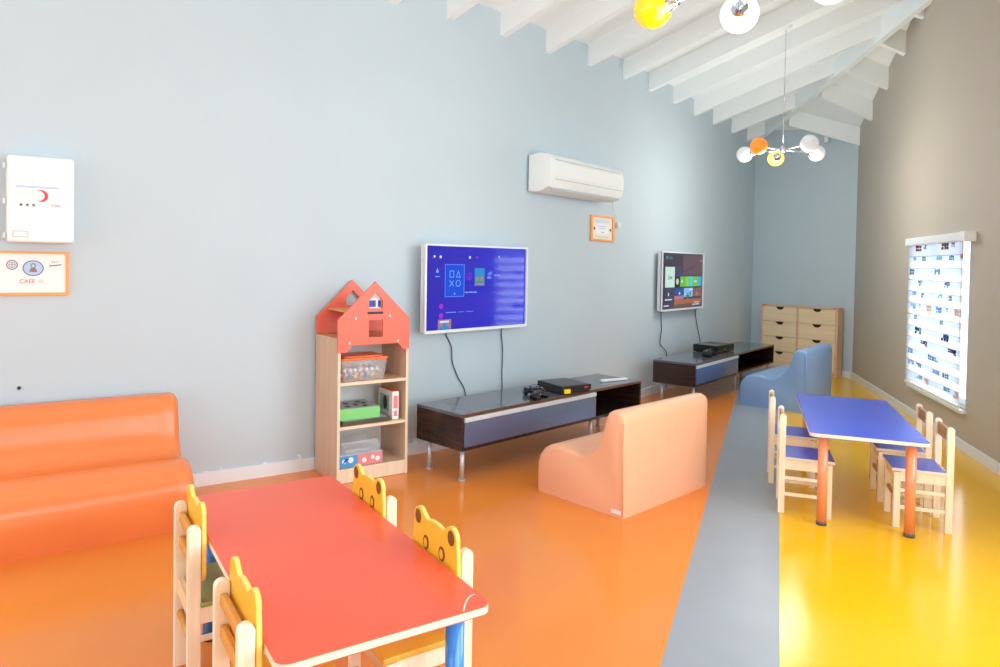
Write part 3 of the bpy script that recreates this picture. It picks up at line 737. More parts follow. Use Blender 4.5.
# ---------------------------------------------------------------- televisions
def prox(u, n): return u, n
def tv(label, cen, ang, wd, hgt, z0):
    """local: x along the wall, -y towards the room, z up from the bottom edge"""
    t = thing('television', label, 'television', (cen.x, cen.y, z0), ang)
    b = MB(); b.prism(rrect(-wd/2, 0, wd/2, hgt, .006), .012, ((0, 0, 0), (1, 0, 0), (0, 0, 1)), holes=[[(-wd/2+.013, .018), (wd/2-.013, .018), (wd/2-.013, hgt-.012), (-wd/2+.013, hgt-.012)]], bev=.0015)
    bz = b.obj('bezel', WHITEP, t)
    b = MB(); b.box((0, .026, hgt/2), (wd-.01, .03, hgt-.01), 0, .004); b.obj('rear_shell', WHITEP2, t)
    b = MB(); b.box((0, .055, hgt/2), (wd*.4, .03, hgt*.4), 0, .004); b.obj('wall_mount', DGREY, t)
    return t
def screen_mat(name, c0, c1, s, w):
    m = bpy.data.materials.new(name); m.use_nodes = True; nt = m.node_tree; b = nt.nodes['Principled BSDF']; N = nt.nodes.new; L = nt.links.new
    b.inputs['Base Color'].default_value = (.01, .01, .012, 1); b.inputs['Roughness'].default_value = .07; b.inputs['Specular IOR Level'].default_value = 1.
    tc = N('ShaderNodeTexCoord'); sp = N('ShaderNodeSeparateXYZ'); L(tc.outputs['Object'], sp.inputs['Vector'])
    mr = N('ShaderNodeMapRange'); mr.inputs['From Min'].default_value = -w/2; mr.inputs['From Max'].default_value = w/2; L(sp.outputs['X'], mr.inputs['Value'])
    rp = N('ShaderNodeValToRGB'); L(mr.outputs['Result'], rp.inputs['Fac'])
    rp.color_ramp.elements[0].color = srgb(c0)+(1,); rp.color_ramp.elements[1].color = srgb(c1)+(1,)
    L(rp.outputs['Color'], b.inputs['Emission Color']); b.inputs['Emission Strength'].default_value = s
    return m
def screen(t, wd, hgt, m):
    b = MB(); b.box((0, .004, hgt/2+.003), (wd-.025, .006, hgt-.029)); return b.obj('screen', m, t)
ICW = glow('icon_pale_blue', (120, 170, 250), .9); ICB = glow('icon_blue_panel', (8, 70, 205), .9); ICP = glow('icon_magenta', (150, 40, 200), .9)
ICT = glow('icon_teal', (30, 130, 190), .9); ICD = glow('icon_dark', (40, 46, 70), .8); ICO = glow('icon_tan', (170, 120, 130), .8); ICWH = glow('icon_white', (190, 215, 250), .9); ICV = glow('icon_violet', (80, 30, 190), .9)
TV1c = (W(1.94)+W(2.835))/2; tv1n = V((TV1c.x, TV1c.y, 0))
u1 = (W(2.835)-W(1.94)).normalized(); n1_ = V((u1.y, -u1.x, 0))
TW1, TH1 = .93, .552
T1 = tv('white-framed television showing a blue menu, above the long bench', TV1c-u1*.004+n1_*.10, math.atan2(u1.y, u1.x)+radians(4.0), TW1, TH1, .766)
s1 = screen(T1, TW1, TH1, screen_mat('blue_menu_screen', (14, 4, 170), (0, 22, 195), .85, TW1))
FR = ((0, -.0005, 0), (1, 0, 0), (0, 0, 1)); FR2 = ((0, -.0012, 0), (1, 0, 0), (0, 0, 1))
def ui(name, m, shapes, par, fr=FR):
    b = MB()
    for sh in shapes:
        if isinstance(sh, tuple) and len(sh) == 2 and isinstance(sh[0], list): b.prism(sh[0], .0006, fr, holes=sh[1])
        else: b.prism(sh, .0006, fr)
    return b.obj(name, m, par)
def rc(x0, y0, x1, y1): return [(x0, y0), (x1, y0), (x1, y1), (x0, y1)]
def ring(cx, cy, r, w, n=20): return (circ(cx, cy, r, n), [circ(cx, cy, r-w, n)])
def seg2(x0, y0, x1, y1, w):
    dx, dy = x1-x0, y1-y0; l = math.hypot(dx, dy); nx, ny = -dy/l*w/2, dx/l*w/2
    return [(x0+nx, y0+ny), (x0-nx, y0-ny), (x1-nx, y1-ny), (x1+nx, y1+ny)]
def frame2(x0, y0, x1, y1, w): return (rc(x0, y0, x1, y1), [rc(x0+w, y0+w, x1-w, y1-w)])
XO = -.4525; YO = 0.
def tx(px): return -.4525+.905*(px-80)/(690-80)          # from crop pixels across the set
# tile with the four shapes
ui('menu_tile', ICB, [rc(-.295, .225, -.135, .425)], s1)
ui('tile_outline', ICW, [frame2(-.297, .223, -.133, .427, .0022)], s1, FR2)
ui('tile_shapes', ICW, [frame2(-.258, .345, -.222, .388, .004), (([(-.205, .345), (-.165, .345), (-.185, .39)]), [[(-.199, .349), (-.171, .349), (-.185, .381)]]),
                        seg2(-.258, .288, -.222, .326, .004), seg2(-.258, .326, -.222, .288, .004), ring(-.185, .307, .021, .004), circ(-.215, .242, .006, 10)], s1, FR2)
ui('menu_icon', ICW, [[(-.372, .375), (-.348, .375), (-.36, .405)], rc(-.378, .348, -.342, .353)], s1)
ui('top_icon', ICWH, [circ(-.385, .475, .008, 12), circ(-.335, .473, .009, 12), circ(-.085, .474, .009, 12), circ(.185, .482, .006, 10)], s1)
ui('top_icon_magenta', ICP, [circ(-.02, .474, .008, 12)], s1)
ui('badge_icon', ICP, [ring(-.087, .35, .024, .004), rc(-.098, .345, -.076, .349), rc(-.09, .335, -.086, .36)], s1)
ui('picture_tile', ICT, [rc(-.04, .29, .05, .405)], s1)
ui('picture_detail', ICO, [circ(-.015, .335, .016, 10), circ(.025, .335, .018, 10), rc(-.035, .295, .045, .305)], s1, FR2)
ui('picture_detail_green', glow('icon_green', (40, 150, 110), .8), [[(-.035, .31), (.0, .36), (.015, .31)], [(.01, .31), (.03, .37), (.045, .31)]], s1, FR2)
ui('cloud_icon', ICW, [rc(.075, .338, .112, .345), ring(.09, .362, .012, .003), ring(.108, .372, .01, .003)], s1)
ui('dots', ICWH, [circ(.15+.02*k, .358, .004, 8) for k in range(3)], s1)
ui('menu_text', ICW, [rc(-.125, .245, -.122, .256), rc(-.118, .245, -.095, .252), rc(-.09, .246, -.06, .253), rc(-.055, .245, -.02, .252)], s1)
ui('menu_button', ICP, [circ(-.325, .165, .017, 16), circ(-.325, .105, .018, 16)], s1)
ui('menu_rule', ICV, [rc(-.29, .178, .22, .181), rc(-.29, .148, .22, .150)], s1)
ui('menu_text', ICW, [rc(-.285, .123, -.20, .127), rc(-.18, .124, -.13, .1265), rc(-.11, .124, -.05, .1265)], s1)
ui('picture_tile', ICO, [rc(-.35, .021, -.24, .082)], s1)
ui('picture_detail', ICT, [rc(-.335, .021, -.26, .04), circ(-.295, .05, .014, 10)], s1, FR2)
ui('picture_detail', INKR if False else ICWH, [rc(-.335, .062, -.26, .074)], s1, FR2)
# second set
u2_ = u2w; n2_ = v2w
TV2c = (W(4.93)+W(5.945))/2; TW2, TH2 = .98, .568
T2 = tv('white-framed television showing green tiles on a dark menu, above the far bench', TV2c+n2_*.07, math.atan2(u2_.y, u2_.x), TW2, TH2, .776)
s2 = screen(T2, TW2, TH2, screen_mat('dark_menu_screen', (42, 34, 62), (52, 40, 52), .8, TW2))
X0, X1 = -TW2/2, TW2/2
def q2(cx, cy):   # crop coords of the photo zoom (528x667 crop of 53x67 px) -> local
    return (X0+(cx-52)/(488-52)*TW2, TH2*(1-(cy-40)/(632-40)*1.0))
def r_2(x0, y0, x1, y1):
    a, b_ = q2(x0, y1), q2(x1, y0); return rc(a[0], a[1], b_[0], b_[1])
ui('panel', glow('tv_dark_violet', (58, 44, 66), .8), [r_2(75, 75, 260, 180)], s2)
ui('panel_warm', glow('tv_warm_brown', (92, 66, 74), .8), [r_2(262, 70, 478, 272)], s2)
tile = ui('pale_tile', glow('tv_pale_green', (188, 216, 204), .85), [r_2(90, 192, 182, 396)], s2)
zc = q2(136, 296)
text('Live', .062, 'tile_lettering', INKD if False else glow('tv_ink', (30, 40, 50), .3), tile, Matrix.Translation((zc[0], -.0012, zc[1])) @ Matrix.Rotation(pi/2, 4, 'X'), .0003)
ui('black_tile', glow('tv_black', (12, 10, 14), .5), [r_2(186, 290, 236, 396)], s2)
ui('tile_disc', glow('tv_disc', (210, 190, 200), .8), [circ(*q2(210, 340), .03, 14)], s2, FR2)
ui('green_tile', glow('tv_green', (92, 176, 42), .85), [r_2(238, 288, 290, 392)], s2)
ui('green_tile', glow('tv_light_green', (120, 190, 66), .85), [r_2(292, 288, 332, 392)], s2)
ui('cyan_tile', glow('tv_cyan', (60, 190, 190), .85), [r_2(334, 288, 374, 392)], s2)
ui('green_tile', glow('tv_olive_green', (112, 176, 40), .85), [r_2(376, 290, 428, 392)], s2)
ui('cyan_tile', glow('tv_teal', (40, 160, 200), .85), [r_2(430, 290, 468, 390)], s2)
ui('tile_mark', ICWH, [[q2(262, 315), q2(262, 360), q2(248, 340)], r_2(384, 334, 416, 344)], s2, FR2)
ui('blue_picture', glow('tv_blue', (26, 74, 150), .8), [r_2(182, 408, 276, 468)], s2)
ui('sky_picture', glow('tv_sky', (126, 178, 226), .8), [r_2(280, 408, 374, 500)], s2)
ui('brown_picture', glow('tv_brown', (120, 84, 78), .8), [r_2(378, 412, 470, 500)], s2)
ui('pink_strip', glow('tv_pink', (170, 104, 150), .8), [r_2(182, 484, 276, 522)], s2)
ui('ground_strip', glow('tv_orange', (158, 92, 60), .8), [r_2(182, 524, 470, 570)], s2)
ui('dark_strip', glow('tv_strip', (96, 72, 76), .8), [r_2(190, 572, 470, 596)], s2)
ui('picture_figure', ICWH, [[q2(225, 470), q2(243, 470), q2(236, 440)], r_2(336, 416, 372, 430), r_2(290, 470, 360, 476)], s2, FR2)
ui('picture_figure_green', glow('tv_fig', (40, 110, 90), .8), [circ(*q2(318, 492), .034, 12), circ(*q2(345, 470), .022, 12)], s2, FR2)
ui('picture_figure', glow('tv_tan', (150, 104, 84), .8), [[q2(396, 496), q2(442, 496), q2(420, 430)]], s2, FR2)
ui('menu_text', ICWH, [r_2(120, 450, 128, 480), r_2(90, 514, 160, 524), r_2(80, 574, 130, 584), r_2(395, 558, 450, 566), r_2(370, 578, 450, 588), r_2(446, 116, 470, 126)], s2)
ui('green_logo', glow('tv_logo', (60, 170, 150), .8), [r_2(94, 84, 108, 116), r_2(114, 90, 150, 96), r_2(114, 102, 160, 108)], s2)
ui('blue_gleam', glow('tv_gleam', (58, 62, 130), .8), [[q2(190, 288), q2(215, 250), q2(250, 240), q2(262, 270), q2(225, 288)], seg2(*q2(270, 240), *q2(390, 180), .02)], s2)

def cable(label, pts, r=.0035):
    P = [V(p) for p in pts]; out = []
    for i in range(len(P)-1):
        p0, p1, p2, p3 = P[max(i-1, 0)], P[i], P[i+1], P[min(i+2, len(P)-1)]
        for k in range(8):
            t_ = k/8; out.append(.5*((2*p1)+(-p0+p2)*t_+(2*p0-5*p1+4*p2-p3)*t_*t_+(-p0+3*p1-3*p2+p3)*t_**3))
    out.append(P[-1])
    b = MB(); b.tube(out, r, 8); o = b.obj('power_cable', CABLEM)
    return tag(o, label, 'cable')
def wl(s, z, x=.012): return W(s, x, z)
cable('dark cable hanging from the blue-menu television, on its bookcase side', [wl(2.165, .765, .05), wl(2.172, .74), wl(2.215, .66), wl(2.225, .56), wl(2.27, .46), wl(2.33, .36), wl(2.34, .2), wl(2.34, .02)])
cable('dark cable hanging from the blue-menu television, on the side away from the bookcase', [wl(2.65, .765, .04), wl(2.652, .74), wl(2.668, .6), wl(2.665, .45), wl(2.67, .33), wl(2.67, .2), wl(2.67, .02)])
cable('dark cable hanging from the far television, on the side of the long bench', [wl(5.08, .768, .04), wl(5.085, .75), wl(5.10, .6), wl(5.075, .47), wl(5.14, .42), wl(5.22, .36), wl(5.23, .2), wl(5.23, .02)], .004)
cable('dark cable hanging from the far television, on the dresser side', [wl(5.86, .768, .04), wl(5.885, .74), wl(5.93, .62), wl(5.99, .5), wl(6.03, .42), wl(6.04, .2), wl(6.04, .02)], .004)

# ---------------------------------------------------------------- wall things
def wall_thing(name, label, cat, s, z, x=0., group=None):
    p = W(s, x, z); return thing(name, label, cat, p, pi/2+wang(s), group)       # local x = along +s, local -y = into the room
# first aid box
t = wall_thing('first_aid_box', 'white wall box with a red crescent above the orange-framed poster', 'first aid box', -.03, 1.265)
b = MB(); b.box((0, -.035, .195), (.264, .068, .39), 0, .012, 3); b.obj('case', WHITEP2, t)
b = MB(); b.box((.004, -.084, .196), (.262, .032, .392), 0, .012, 3); dv = b.obj('door', WHITEP, t)
for z in (.03, .185, .345):
    b = MB(); b.box((-.137, -.068, z), (.012, .02, .026), 0, .003); b.obj('hinge', WHITEP2, t)
yb = -.1003
cres = [(.012*0+.027*cos(a), .027*sin(a)) for a in [radians(-125+250*k/24) for k in range(25)]]
inn = [(-.009+.0225*cos(a), .0225*sin(a)) for a in [radians(118-236*k/24) for k in range(25)]]
b = MB(); b.prism([(x+.004, z+.213) for x, z in cres+inn], .0012, ((0, yb, 0), (1, 0, 0), (0, 0, 1))); b.obj('red_crescent', INKR, dv)
b = MB(); b.box((-.01, yb, .213), (.165, .0008, .085)); b.obj('pale_label', PAPER, dv)
b = MB(); b.box((-.01, yb-.0004, .252), (.165, .0008, .008)); b.obj('label_stripe', INKBL, dv)
b = MB()
for k in range(3): b.box((-.073+k*.024, yb-.0008, .171), (.011, .0012, .006)); b.box((-.073+k*.024, yb-.0008, .165), (.008, .0012, .003))
b.obj('dark_marks', INKD, dv)
text('Kızılay', .014, 'red_lettering', INKR, dv, Matrix.Translation((.062, yb-.0008, .172)) @ Matrix.Rotation(pi/2, 4, 'X'), .0004)
b = MB(); b.prism(rc(-.105, .022, -.045, .052), .0015, ((0, yb+.001, 0), (1, 0, 0), (0, 0, 1)), holes=[rc(-.101, .026, -.049, .048)]); b.obj('latch', GREYLINE, dv)
# poster
t = wall_thing('framed_poster', 'white poster with a round blue emblem in a thin orange frame', 'poster', -.07, 1.018)
b = MB(); b.prism(rc(-.155, 0, .155, .208), .014, ((0, -.001, 0), (1, 0, 0), (0, 0, 1)), holes=[rc(-.143, .014, .143, .196)], bev=.0015); b.obj('frame', ORANGEF, t)
b = MB(); b.box((0, -.004, .105), (.29, .004, .186)); pp = b.obj('paper', PAPER, t)
PF = ((0, -.0064, 0), (1, 0, 0), (0, 0, 1)); PF2 = ((0, -.0070, 0), (1, 0, 0), (0, 0, 1)); PF3 = ((0, -.0076, 0), (1, 0, 0), (0, 0, 1))
def pr(name, m, shapes, fr): 
    b = MB()
    for sh in shapes:
        if isinstance(sh, tuple) and isinstance(sh[0], list): b.prism(sh[0], .0006, fr, holes=sh[1])
        else: b.prism(sh, .0006, fr)
    return b.obj(name, m, pp)
pr('blue_emblem', INKB, [circ(.012, .128, .042, 28, .037)], PF)
pr('emblem_ring', INKBL, [(circ(.012, .128, .037, 28, .032), [circ(.012, .128, .029, 28, .025)])], PF2)
pr('emblem_field', INKBL, [circ(.012, .128, .0285, 24, .0245)], PF2)
pr('emblem_figure', INKG, [(circ(.012, .139, .011, 16, .013), [circ(.012, .139, .0065, 16, .008)]), [(-.004, .11), (.0, .126), (.012, .13), (.024, .126), (.028, .11)]], PF3)
pr('emblem_figure_red', INKR, [circ(.012, .116, .005, 10)], ((0, -.0082, 0), (1, 0, 0), (0, 0, 1)))
pr('small_emblem', INKG, [(circ(-.07, .143, .023, 24), [circ(-.07, .143, .018, 24)]), (circ(-.07, .143, .014, 20), [circ(-.07, .143, .011, 20)]), rc(-.08, .142, -.06, .145), rc(-.0715, .133, -.0685, .153)], PF)
pr('slanted_line', INKG, [seg2(.075, .139, .125, .145, .006)], PF)
text('24 x', .017, 'small_lettering', INKG, pp, Matrix.Translation((.098, -.0066, .158)) @ Matrix.Rotation(pi/2, 4, 'X') @ Matrix.Rotation(.1, 4, 'Z'), .0003)
text('CAEE', .026, 'red_lettering', INKR, pp, Matrix.Translation((-.011, -.0066, .066)) @ Matrix.Rotation(pi/2, 4, 'X'), .0003)
text('-O-', .018, 'pink_lettering', PINKC, pp, Matrix.Translation((.042, -.0066, .066)) @ Matrix.Rotation(pi/2, 4, 'X'), .0003)
# notice near the air conditioner
t = wall_thing('framed_notice', 'small orange-framed white notice under the air conditioner', 'notice', 3.963, 1.402)
b = MB(); b.prism(rc(-.19, 0, .19, .212), .014, ((0, -.001, 0), (1, 0, 0), (0, 0, 1)), holes=[rc(-.16, .017, .16, .195)], bev=.0015); b.obj('frame', ORANGEF, t)
b = MB(); b.box((0, -.004, .106), (.33, .004, .186)); pp = b.obj('paper', mat('cream_paper', (240, 238, 228), rough=.7), t)
pr('pale_panel', PAPER, [rc(-.10, .06, .10, .14)], PF)
pr('text_rule', INKBL, [rc(-.07, .118, .07, .126), rc(-.05, .10, .05, .107), rc(-.12, .155, .11, .162), rc(-.12, .168, .11, .174), rc(-.12, .03, .11, .037)], PF2)
pr('underline', INKG, [rc(-.02, .072, .03, .077)], PF2)
pr('dark_dot', INKD, [circ(-.13, .102, .012, 12), circ(.13, .098, .012, 12)], PF2)
# wall screw
t = wall_thing('wall_screw', 'small dark screw in the wall above the orange sofa', 'screw', -.113, .587)
b = MB(); b.tube([(0, 0, 0), (0, -.006, 0)], .008, 12); b.obj('screw_head', INKD, t)
# air conditioner
t = wall_thing('air_conditioner', 'white split air conditioner mounted high on the wall', 'air conditioner', 3.415, 1.715)
acu = (W(3.93)-W(2.9)).normalized(); t.rotation_euler.z = math.atan2(acu.y, acu.x); mid = (W(2.9)+W(3.93))/2; acn = V((acu.y, -acu.x, 0)); t.location = (mid.x+acn.x*.02, mid.y+acn.y*.02, 1.715)
APR = [(0, .005), (0, .262), (.09, .272), (.15, .262), (.182, .235), (.195, .19), (.197, .12), (.19, .07), (.17, .03), (.10, .0)]
b = MB(); b.prism([(x, z) for x, z in APR], 1.03, ((-.515, 0, 0), (0, -1, 0), (0, 0, 1)), bev=.006)
b.obj('casing', ACW, t, smooth=35)
for o in list(t.children):
    bb = [v.co.x for v in o.data.vertices]
    if max(bb) < 0: 
        for v in o.data.vertices: v.co.x += 1.03
def ac_line(name, m, x0, x1, y, z, d=.0025, h=.005):
    b = MB(); b.box(((x0+x1)/2, -y, z), (x1-x0, d*2, h), 0, .001); return b.obj(name, m, t)
b = MB(); b.box((.01, -.1965, .155), (.93, .006, .10), 0, .002); fp = b.obj('front_panel', ACW, t)
ac_line('panel_groove', GREYLINE, -.46, .48, .190, .222); ac_line('panel_groove', GREYLINE, -.46, .48, .1965, .085)
b = MB(); b.box((0, -.165, .022), (.93, .05, .004), 0, .001, rot=Matrix.Rotation(radians(33), 3, 'X')); b.obj('louvre', GREYLINE, t)
for k in range(9):
    b = MB(); b.box((-.42+k*.105, -.075, .27), (.075, .09, .006), 0, .001); b.obj('top_vent', WHITEP2, t)
o = cable('thin white drain cord hanging from the air conditioner beside the notice', [W(3.93, .12, 1.72), W(4.02, .07, 1.69), W(4.10, .03, 1.66), W(4.18, .02, 1.62), W(4.19, .02, 1.57), W(4.2, .02, 1.53)], .004)
o.name = 'drain_cord'; o.data.materials[0] = WHITEP; o['category'] = 'cord'
b = MB(); b.sphere((0, 0, 0), .022, 0, 16, 10, (1, 1, 1.3)); b.obj('cord_bulb', WHITEP, o, W(4.2, .026, 1.545))

# ---------------------------------------------------------------- dresser on the far wall
DO = C+fd*.222+nf*.045
t = thing('dresser', 'pale wooden dresser with two columns of drawers against the far wall', 'dresser', DO, math.atan2(fd.y, fd.x))
# local x along the wall, -y into the room
DWd, DDp, DH = .885, .13, .772
for x in (.012, DWd-.012):
    b = MB(); b.box((x, -DDp/2, DH/2), (.024, DDp, DH), 0, .002); b.obj('side_panel', PEACHW, t)
b = MB(); b.box((DWd/2, -DDp/2, DH-.009), (DWd-.048, DDp, .018), 0, .001); b.obj('top', PEACHW, t)
b = MB(); b.box((DWd/2, -DDp/2, .025), (DWd-.048, DDp-.004, .05), 0, .001); b.obj('plinth', PEACHW, t)
b = MB(); b.box((DWd/2, -DDp/2, .40), (.022, DDp-.002, .70)); b.obj('divider', PEACHW, t)
b = MB(); b.box((DWd/2, -.006, .40), (DWd-.05, .008, .70)); b.obj('back_panel', PEACHW, t)
cw = (DWd-.048-.022)/2
for c_ in range(2):
    xc = .024+cw/2+c_*(cw+.022)
    for r_ in range(4):
        z0 = .054+r_*.175; z1 = z0+.171
        zc, hc = (z0+z1)/2, z1-z0
        b = MB()
        nh = [(xc+.048*cos(a), z1-.034*sin(a)) for a in [pi*k/12 for k in range(13)]]
        pts = [(xc-cw/2+.002, z0), (xc+cw/2-.002, z0), (xc+cw/2-.002, z1)]+nh+[(xc-cw/2+.002, z1)]
        b.prism(pts, .016, ((0, -DDp+.014, 0), (1, 0, 0), (0, 0, 1)))
        dw = b.obj('drawer', PALEWOOD, t)
        b = MB(); b.box((xc, -DDp/2+.012, zc-.01), (cw-.012, DDp-.06, hc-.03)); b.obj('drawer_box', DARKB, dw)
        b = MB(); b.box((xc, -DDp+.022, z1-.02), (.10, .004, .037)); b.obj('handle_recess', DARKB, dw)
for x in (.03, DWd-.03):
    b = MB(); b.box((x, -DDp-.002, DH-.006), (.045, .004, .01), 0, .001); b.obj('corner_guard', REDP, t)

# ---------------------------------------------------------------- roller blind
def rw(tt, z, off=0.): p = Rc+dr*tt+nr*off; p.z = z; return p
t = thing('roller_blind', 'translucent patterned roller blind glowing in the window', 'blind', rw(2.42, 0., 0), math.atan2(-dr.y, -dr.x))
# local x runs from the near end to the far end (−dr); room side is
Mi = Matrix.Translation(rw(2.42, 0., 0)) @ Matrix.Rotation(math.atan2(-dr.y, -dr.x), 4, 'Z')
yin = (Mi.inverted() @ rw(2.42, 0, 1.)).y       # +1 or -1: room side along local y
yin = 1. if yin > 0 else -1.
def bm_mat(name, rgb, tr, transp=0., k=1.):
    m = bpy.data.materials.new(name); m.use_nodes = True; nt = m.node_tree; N = nt.nodes.new; L = nt.links.new
    nt.nodes.remove(nt.nodes['Principled BSDF']); out = nt.nodes['Material Output']
    d = N('ShaderNodeBsdfDiffuse'); d.inputs['Color'].default_value = srgb(rgb)+(1,); t_ = N('ShaderNodeBsdfTranslucent'); t_.inputs['Color'].default_value = srgb(rgb)+(1,)
    tc = N('ShaderNodeTexCoord'); nz = N('ShaderNodeTexNoise'); nz.inputs['Scale'].default_value = 14
    L(tc.outputs['Object'], nz.inputs['Vector'])
    mx = N('ShaderNodeMixRGB'); mx.inputs['Color1'].default_value = srgb(rgb)+(1,); mx.inputs['Color2'].default_value = tuple(min(1, c*1.08) for c in srgb(rgb))+(1,)
    L(nz.outputs['Fac'], mx.inputs['Fac']); L(mx.outputs['Color'], d.inputs['Color']); L(mx.outputs['Color'], t_.inputs['Color'])
    a = N('ShaderNodeMixShader'); a.inputs['Fac'].default_value = tr; L(d.outputs[0], a.inputs[1]); L(t_.outputs[0], a.inputs[2])
    if transp:
        tp = N('ShaderNodeBsdfTransparent'); e = N('ShaderNodeMixShader'); e.inputs['Fac'].default_value = transp; L(a.outputs[0], e.inputs[1]); L(tp.outputs[0], e.inputs[2]); a = e
    L(a.outputs[0], out.inputs['Surface']); return m
SHEER = bm_mat('sheer_fabric', (246, 250, 255), .7, .45)
OPQ = bm_mat('white_print_fabric', (196, 214, 238), .42)
OPQ2 = bm_mat('lilac_print_fabric', (190, 198, 220), .45)
PRN = [bm_mat('print_navy', (44, 64, 116), .3), bm_mat('print_teal', (74, 130, 150), .35), bm_mat('print_brown', (118, 62, 50), .3), bm_mat('print_apricot', (226, 170, 118), .4), bm_mat('print_slate', (96, 108, 134), .3), bm_mat('print_sky', (112, 160, 222), .4)]
xa, xb = 2.42-3.14, 2.42-2.0          # local x of the cloth
yc = .038*yin
b = MB(); nb = 12; zt, zb = 1.405, .300; hb_ = (zt-zb)/nb
mats_b = [SHEER, OPQ, OPQ2]+PRN
rnd = random.Random(3)
def bq(x0, x1, z0, z1, y, mi): b.quad([(x0, y, z0), (x1, y, z0), (x1, y, z1), (x0, y, z1)], mi)
for i in range(nb):
    z1 = zt-i*hb_; z0 = z1-hb_
    if i == 0: bq(xa, xb, z0, z1, yc, 2)
    else:
        bq(xa, xb, z0+hb_*.52, z1, yc, 1); bq(xa, xb, z0, z0+hb_*.52, yc, 0)
# printed motifs repeat twice across the cloth
wd_ = (xb-xa)/2
motif = [(0, .28, .12, 2, .7), (0, .62, .05, 4, .5), (1, .12, .10, 5, .5), (1, .55, .08, 1, .6), (2, .05, .1, 1, .9), (3, .42, .06, 4, .9), (3, .5, .05, 2, .5), (4, .58, .05, 4, .8), (4, .2, .08, 5, .5), (5, .15, .1, 5, .9), (5, .5, .03, 4, .6), (5, .78, .10, 3, .9),
         (6, .3, .06, 4, .6), (7, .35, .13, 0, 1.), (7, .42, .1, 1, .6), (8, .6, .12, 0, .5), (8, .75, .06, 2, .8), (9, .08, .1, 5, .7), (9, .9, .1, 1, .7), (10, .45, .1, 4, .6), (10, .1, .12, 5, .6), (11, .8, .08, 3, .9), (11, .5, .1, 1, .5), (12, .38, .13, 0, .9), (12, .9, .07, 5, .6)]
for row, fx, w_, mi, hh in motif:
    if row >= nb: continue
    for rep in range(2):
        x1 = xb-(rep+fx)*wd_; x0 = x1-w_*wd_*2.1
        z1 = zt-row*hb_-hb_*.04; z0 = z1-hb_*.6*hh
        if x0 < xa: continue
        if row == 0: z1 = zt-.004; z0 = z1-hb_*.75*hh
        for kx in range(3):
            for kz in range(2):
                if rnd.random() < .88: 
                    ax_ = x0+(x1-x0)*kx/3; az_ = z0+(z1-z0)*kz/2
                    bq(ax_, ax_+(x1-x0)/3*rnd.uniform(.7, 1), az_, az_+(z1-z0)/2*rnd.uniform(.7, 1), yc+.0012*yin, 3+mi)
# thin dark hems of each band
for i in range(1, nb):
    z1 = zt-i*hb_; bq(xa, xb, z1-.0035, z1, yc+.0006*yin, 3+4)
b.obj('fabric', mats_b, t, recalc=False)
b = MB(); b.box(((xa+xb)/2-.045, yc, 1.43), (xb-xa+.08, .07, .062), 0, .012, 3); b.obj('cassette', WHITEP, t)
b = MB(); b.box((xa-.06, yc, 1.43), (.09, .075, .067), 0, .008); b.obj('end_cap', PAPER, t)
b = MB(); b.box(((xa+xb)/2, yc, .292), (xb-xa, .018, .024), 0, .004); b.obj('bottom_rail', WHITEP, t)
b = MB(); b.tube([(xa-.03, yc+.02*yin, 1.40), (xa-.03, yc+.02*yin, .75)], .0025, 6); b.obj('pull_chain', WHITEP, t)
b = MB(); b.box((xa-.03, yc+.02*yin, 1.30), (.03, .01, .03), 0, .004); b.obj('chain_clip', OAKRAIL, t)
# window sill and reveal trim below the blind
b = MB(); cc = rw((WIN[0]+WIN[1])/2, .262, .01)
b.box((0, 0, 0), (WIN[1]-WIN[0]+.04, .05, .022), 0, .003); o = b.obj('trim_1', TRIM, None, cc, math.atan2(dr.y, dr.x)); struct(o)

# ---------------------------------------------------------------- globe pendants
def pendant(label, hub, zroof, spec, R=.34, gr=.075):
    t = thing('globe_pendant', label, 'pendant lamp', hub, 0)
    b = MB(); b.tube([(0, 0, .02), (0, 0, zroof-hub.z)], .004, 8); b.obj('rod', CHROME, t)
    b = MB(); b.tube([(0, 0, zroof-hub.z-.03), (0, 0, zroof-hub.z+.02)], .05, 20); b.obj('ceiling_rose', WHITEP, t)
    b = MB(); b.sphere((0, 0, 0), .03, 0, 20, 12); b.tube([(0, 0, -.03), (0, 0, .035)], .018, 14); b.obj('hub', CHROME, t, smooth=60)
    fh = V((hub.x-EYE.x, hub.y-EYE.y, 0)).normalized(); rh = V((fh.y, -fh.x, 0))
    for ang, dz, m in spec:
        d = rh*cos(radians(ang))+fh*sin(radians(ang)); g = d*R+V((0, 0, dz)); dn = g.normalized()
        b = MB(); b.tube([(0, 0, 0), dn*(g.length-gr-.012)], .006, 10); ar = b.obj('arm', CHROME, t)
        b = MB(); b.tube([dn*(g.length-gr-.03), dn*(g.length-gr-.004), dn*(g.length-gr*.86)], [.017, .024, .036], 20); b.obj('collar', CHROME, ar, smooth=60)
        b = MB(); b.sphere(g, gr, 0, 32, 20); b.obj('globe', m, t)
    return t
HF = V((.215, 5.336, 2.213))
pendant('far pendant lamp with white, orange and amber globes before the far wall', HF, 3.262,
        [(36, -.01, GLOBEW), (100, -.02, GLOBEAMB), (160, -.005, GLOBEW), (236, .0, GLOBEO), (306, .0, GLOBEW)], R=.33, gr=.07)
hr_ = fw+r2*(733-474.46)/F_PX; hr_ = V((hr_.x, hr_.y, 0)); HN = V((EYE.x, EYE.y, 2.235))+hr_*2.5
pendant('near pendant lamp with yellow and white globes, cut by the top of the picture', HN, 3.78,
        [(90, .0, GLOBELIT), (160, -.02, GLOBEY), (24, .01, GLOBELIT), (234, 0, GLOBEO), (306, 0, GLOBELIT)])
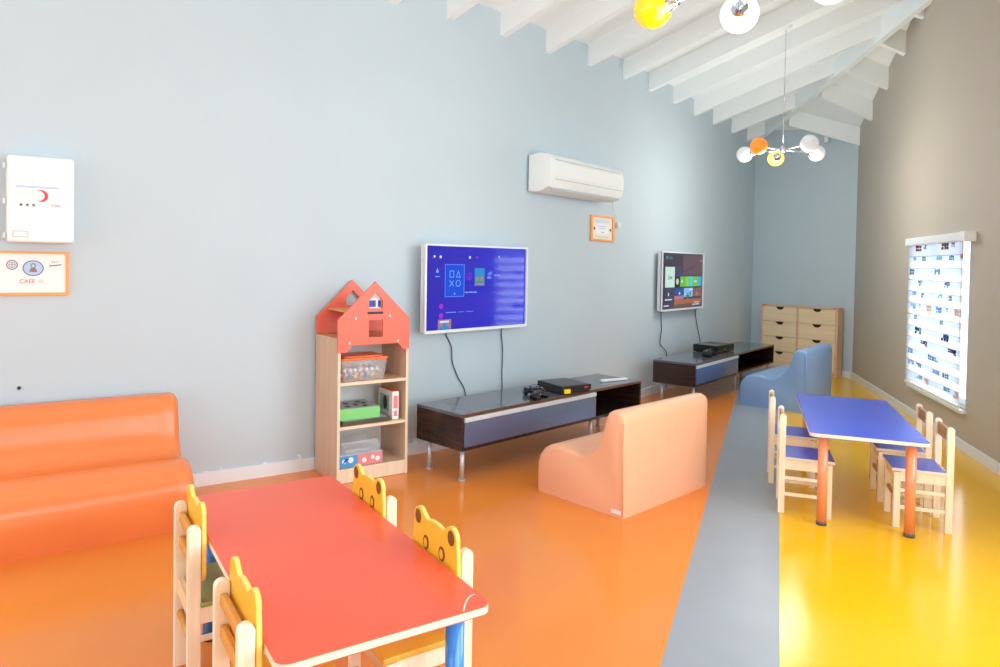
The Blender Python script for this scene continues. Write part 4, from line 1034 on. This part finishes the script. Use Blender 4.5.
# added fill lights, hung in open air below the pendants
FILL_F, FILL_N = 26, 11
def plight(p, e, c, r=.28):
    l = bpy.data.lights.new('pendant_fill', 'POINT'); l.energy = e; l.color = c; l.shadow_soft_size = r
    o = bpy.data.objects.new('pendant_fill', l); COL.objects.link(o); o.location = p; return o

plight(HF+V((0, 0, -.34)), FILL_F, (1, .96, .9)); plight(HN+V((0, 0, -.3)), FILL_N, (1, .98, .95))
# ---------------------------------------------------------------- daylight
def area(p, d, w, h, e, c):
    l = bpy.data.lights.new('daylight', 'AREA'); l.shape = 'RECTANGLE'; l.size = w; l.size_y = h; l.energy = e; l.color = c
    o = bpy.data.objects.new('daylight', l); COL.objects.link(o); o.location = p
    o.rotation_euler = V(d).to_track_quat('-Z', 'Y').to_euler(); return o
DAY = (.86, .95, 1.0)
for x0, x1, z0, z1 in BIGW:
    area(Rc+dr*((x0+x1)/2)-nr*.25+V((0, 0, (z0+z1)/2)), nr+V((0, 0, -.15)), x1-x0, z1-z0, 53, DAY)
for x0, x1, z0, z1 in NEARW:
    area(V(((x0+x1)/2, YN-.25, (z0+z1)/2)), V((0, 1, -.1)), x1-x0, z1-z0, 28, DAY)
for x0, x1, z0, z1 in LEFT_FILLW:  # area lights of the added windows, fill for the right wall
    area(V((-.25, YN+(x0+x1)/2, (z0+z1)/2)), V((1, 0, -.1)), x1-x0, z1-z0, 40, DAY)
x0, x1, z0, z1 = WIN
area(Rc+dr*((x0+x1)/2)-nr*.3+V((0, 0, (z0+z1)/2)), nr, x1-x0, z1-z0, 7.5, (.95, .98, 1.))
w = bpy.data.worlds.new('world'); SC.world = w; w.use_nodes = True
bg = w.node_tree.nodes['Background']
bg.inputs['Color'].default_value = (.9, .95, 1., 1); bg.inputs['Strength'].default_value = 1.6

# ---------------------------------------------------------------- view
vs = SC.view_settings
SC.display_settings.display_device = 'sRGB'
vs.view_transform = 'Standard'; vs.look = 'None'; vs.exposure = .40; vs.gamma = 1.; vs.use_curve_mapping = False
cy = SC.cycles if hasattr(SC, 'cycles') else None
if cy:
    cy.use_denoising = True; cy.max_bounces = 10; cy.diffuse_bounces = 6; cy.sample_clamp_indirect = 8
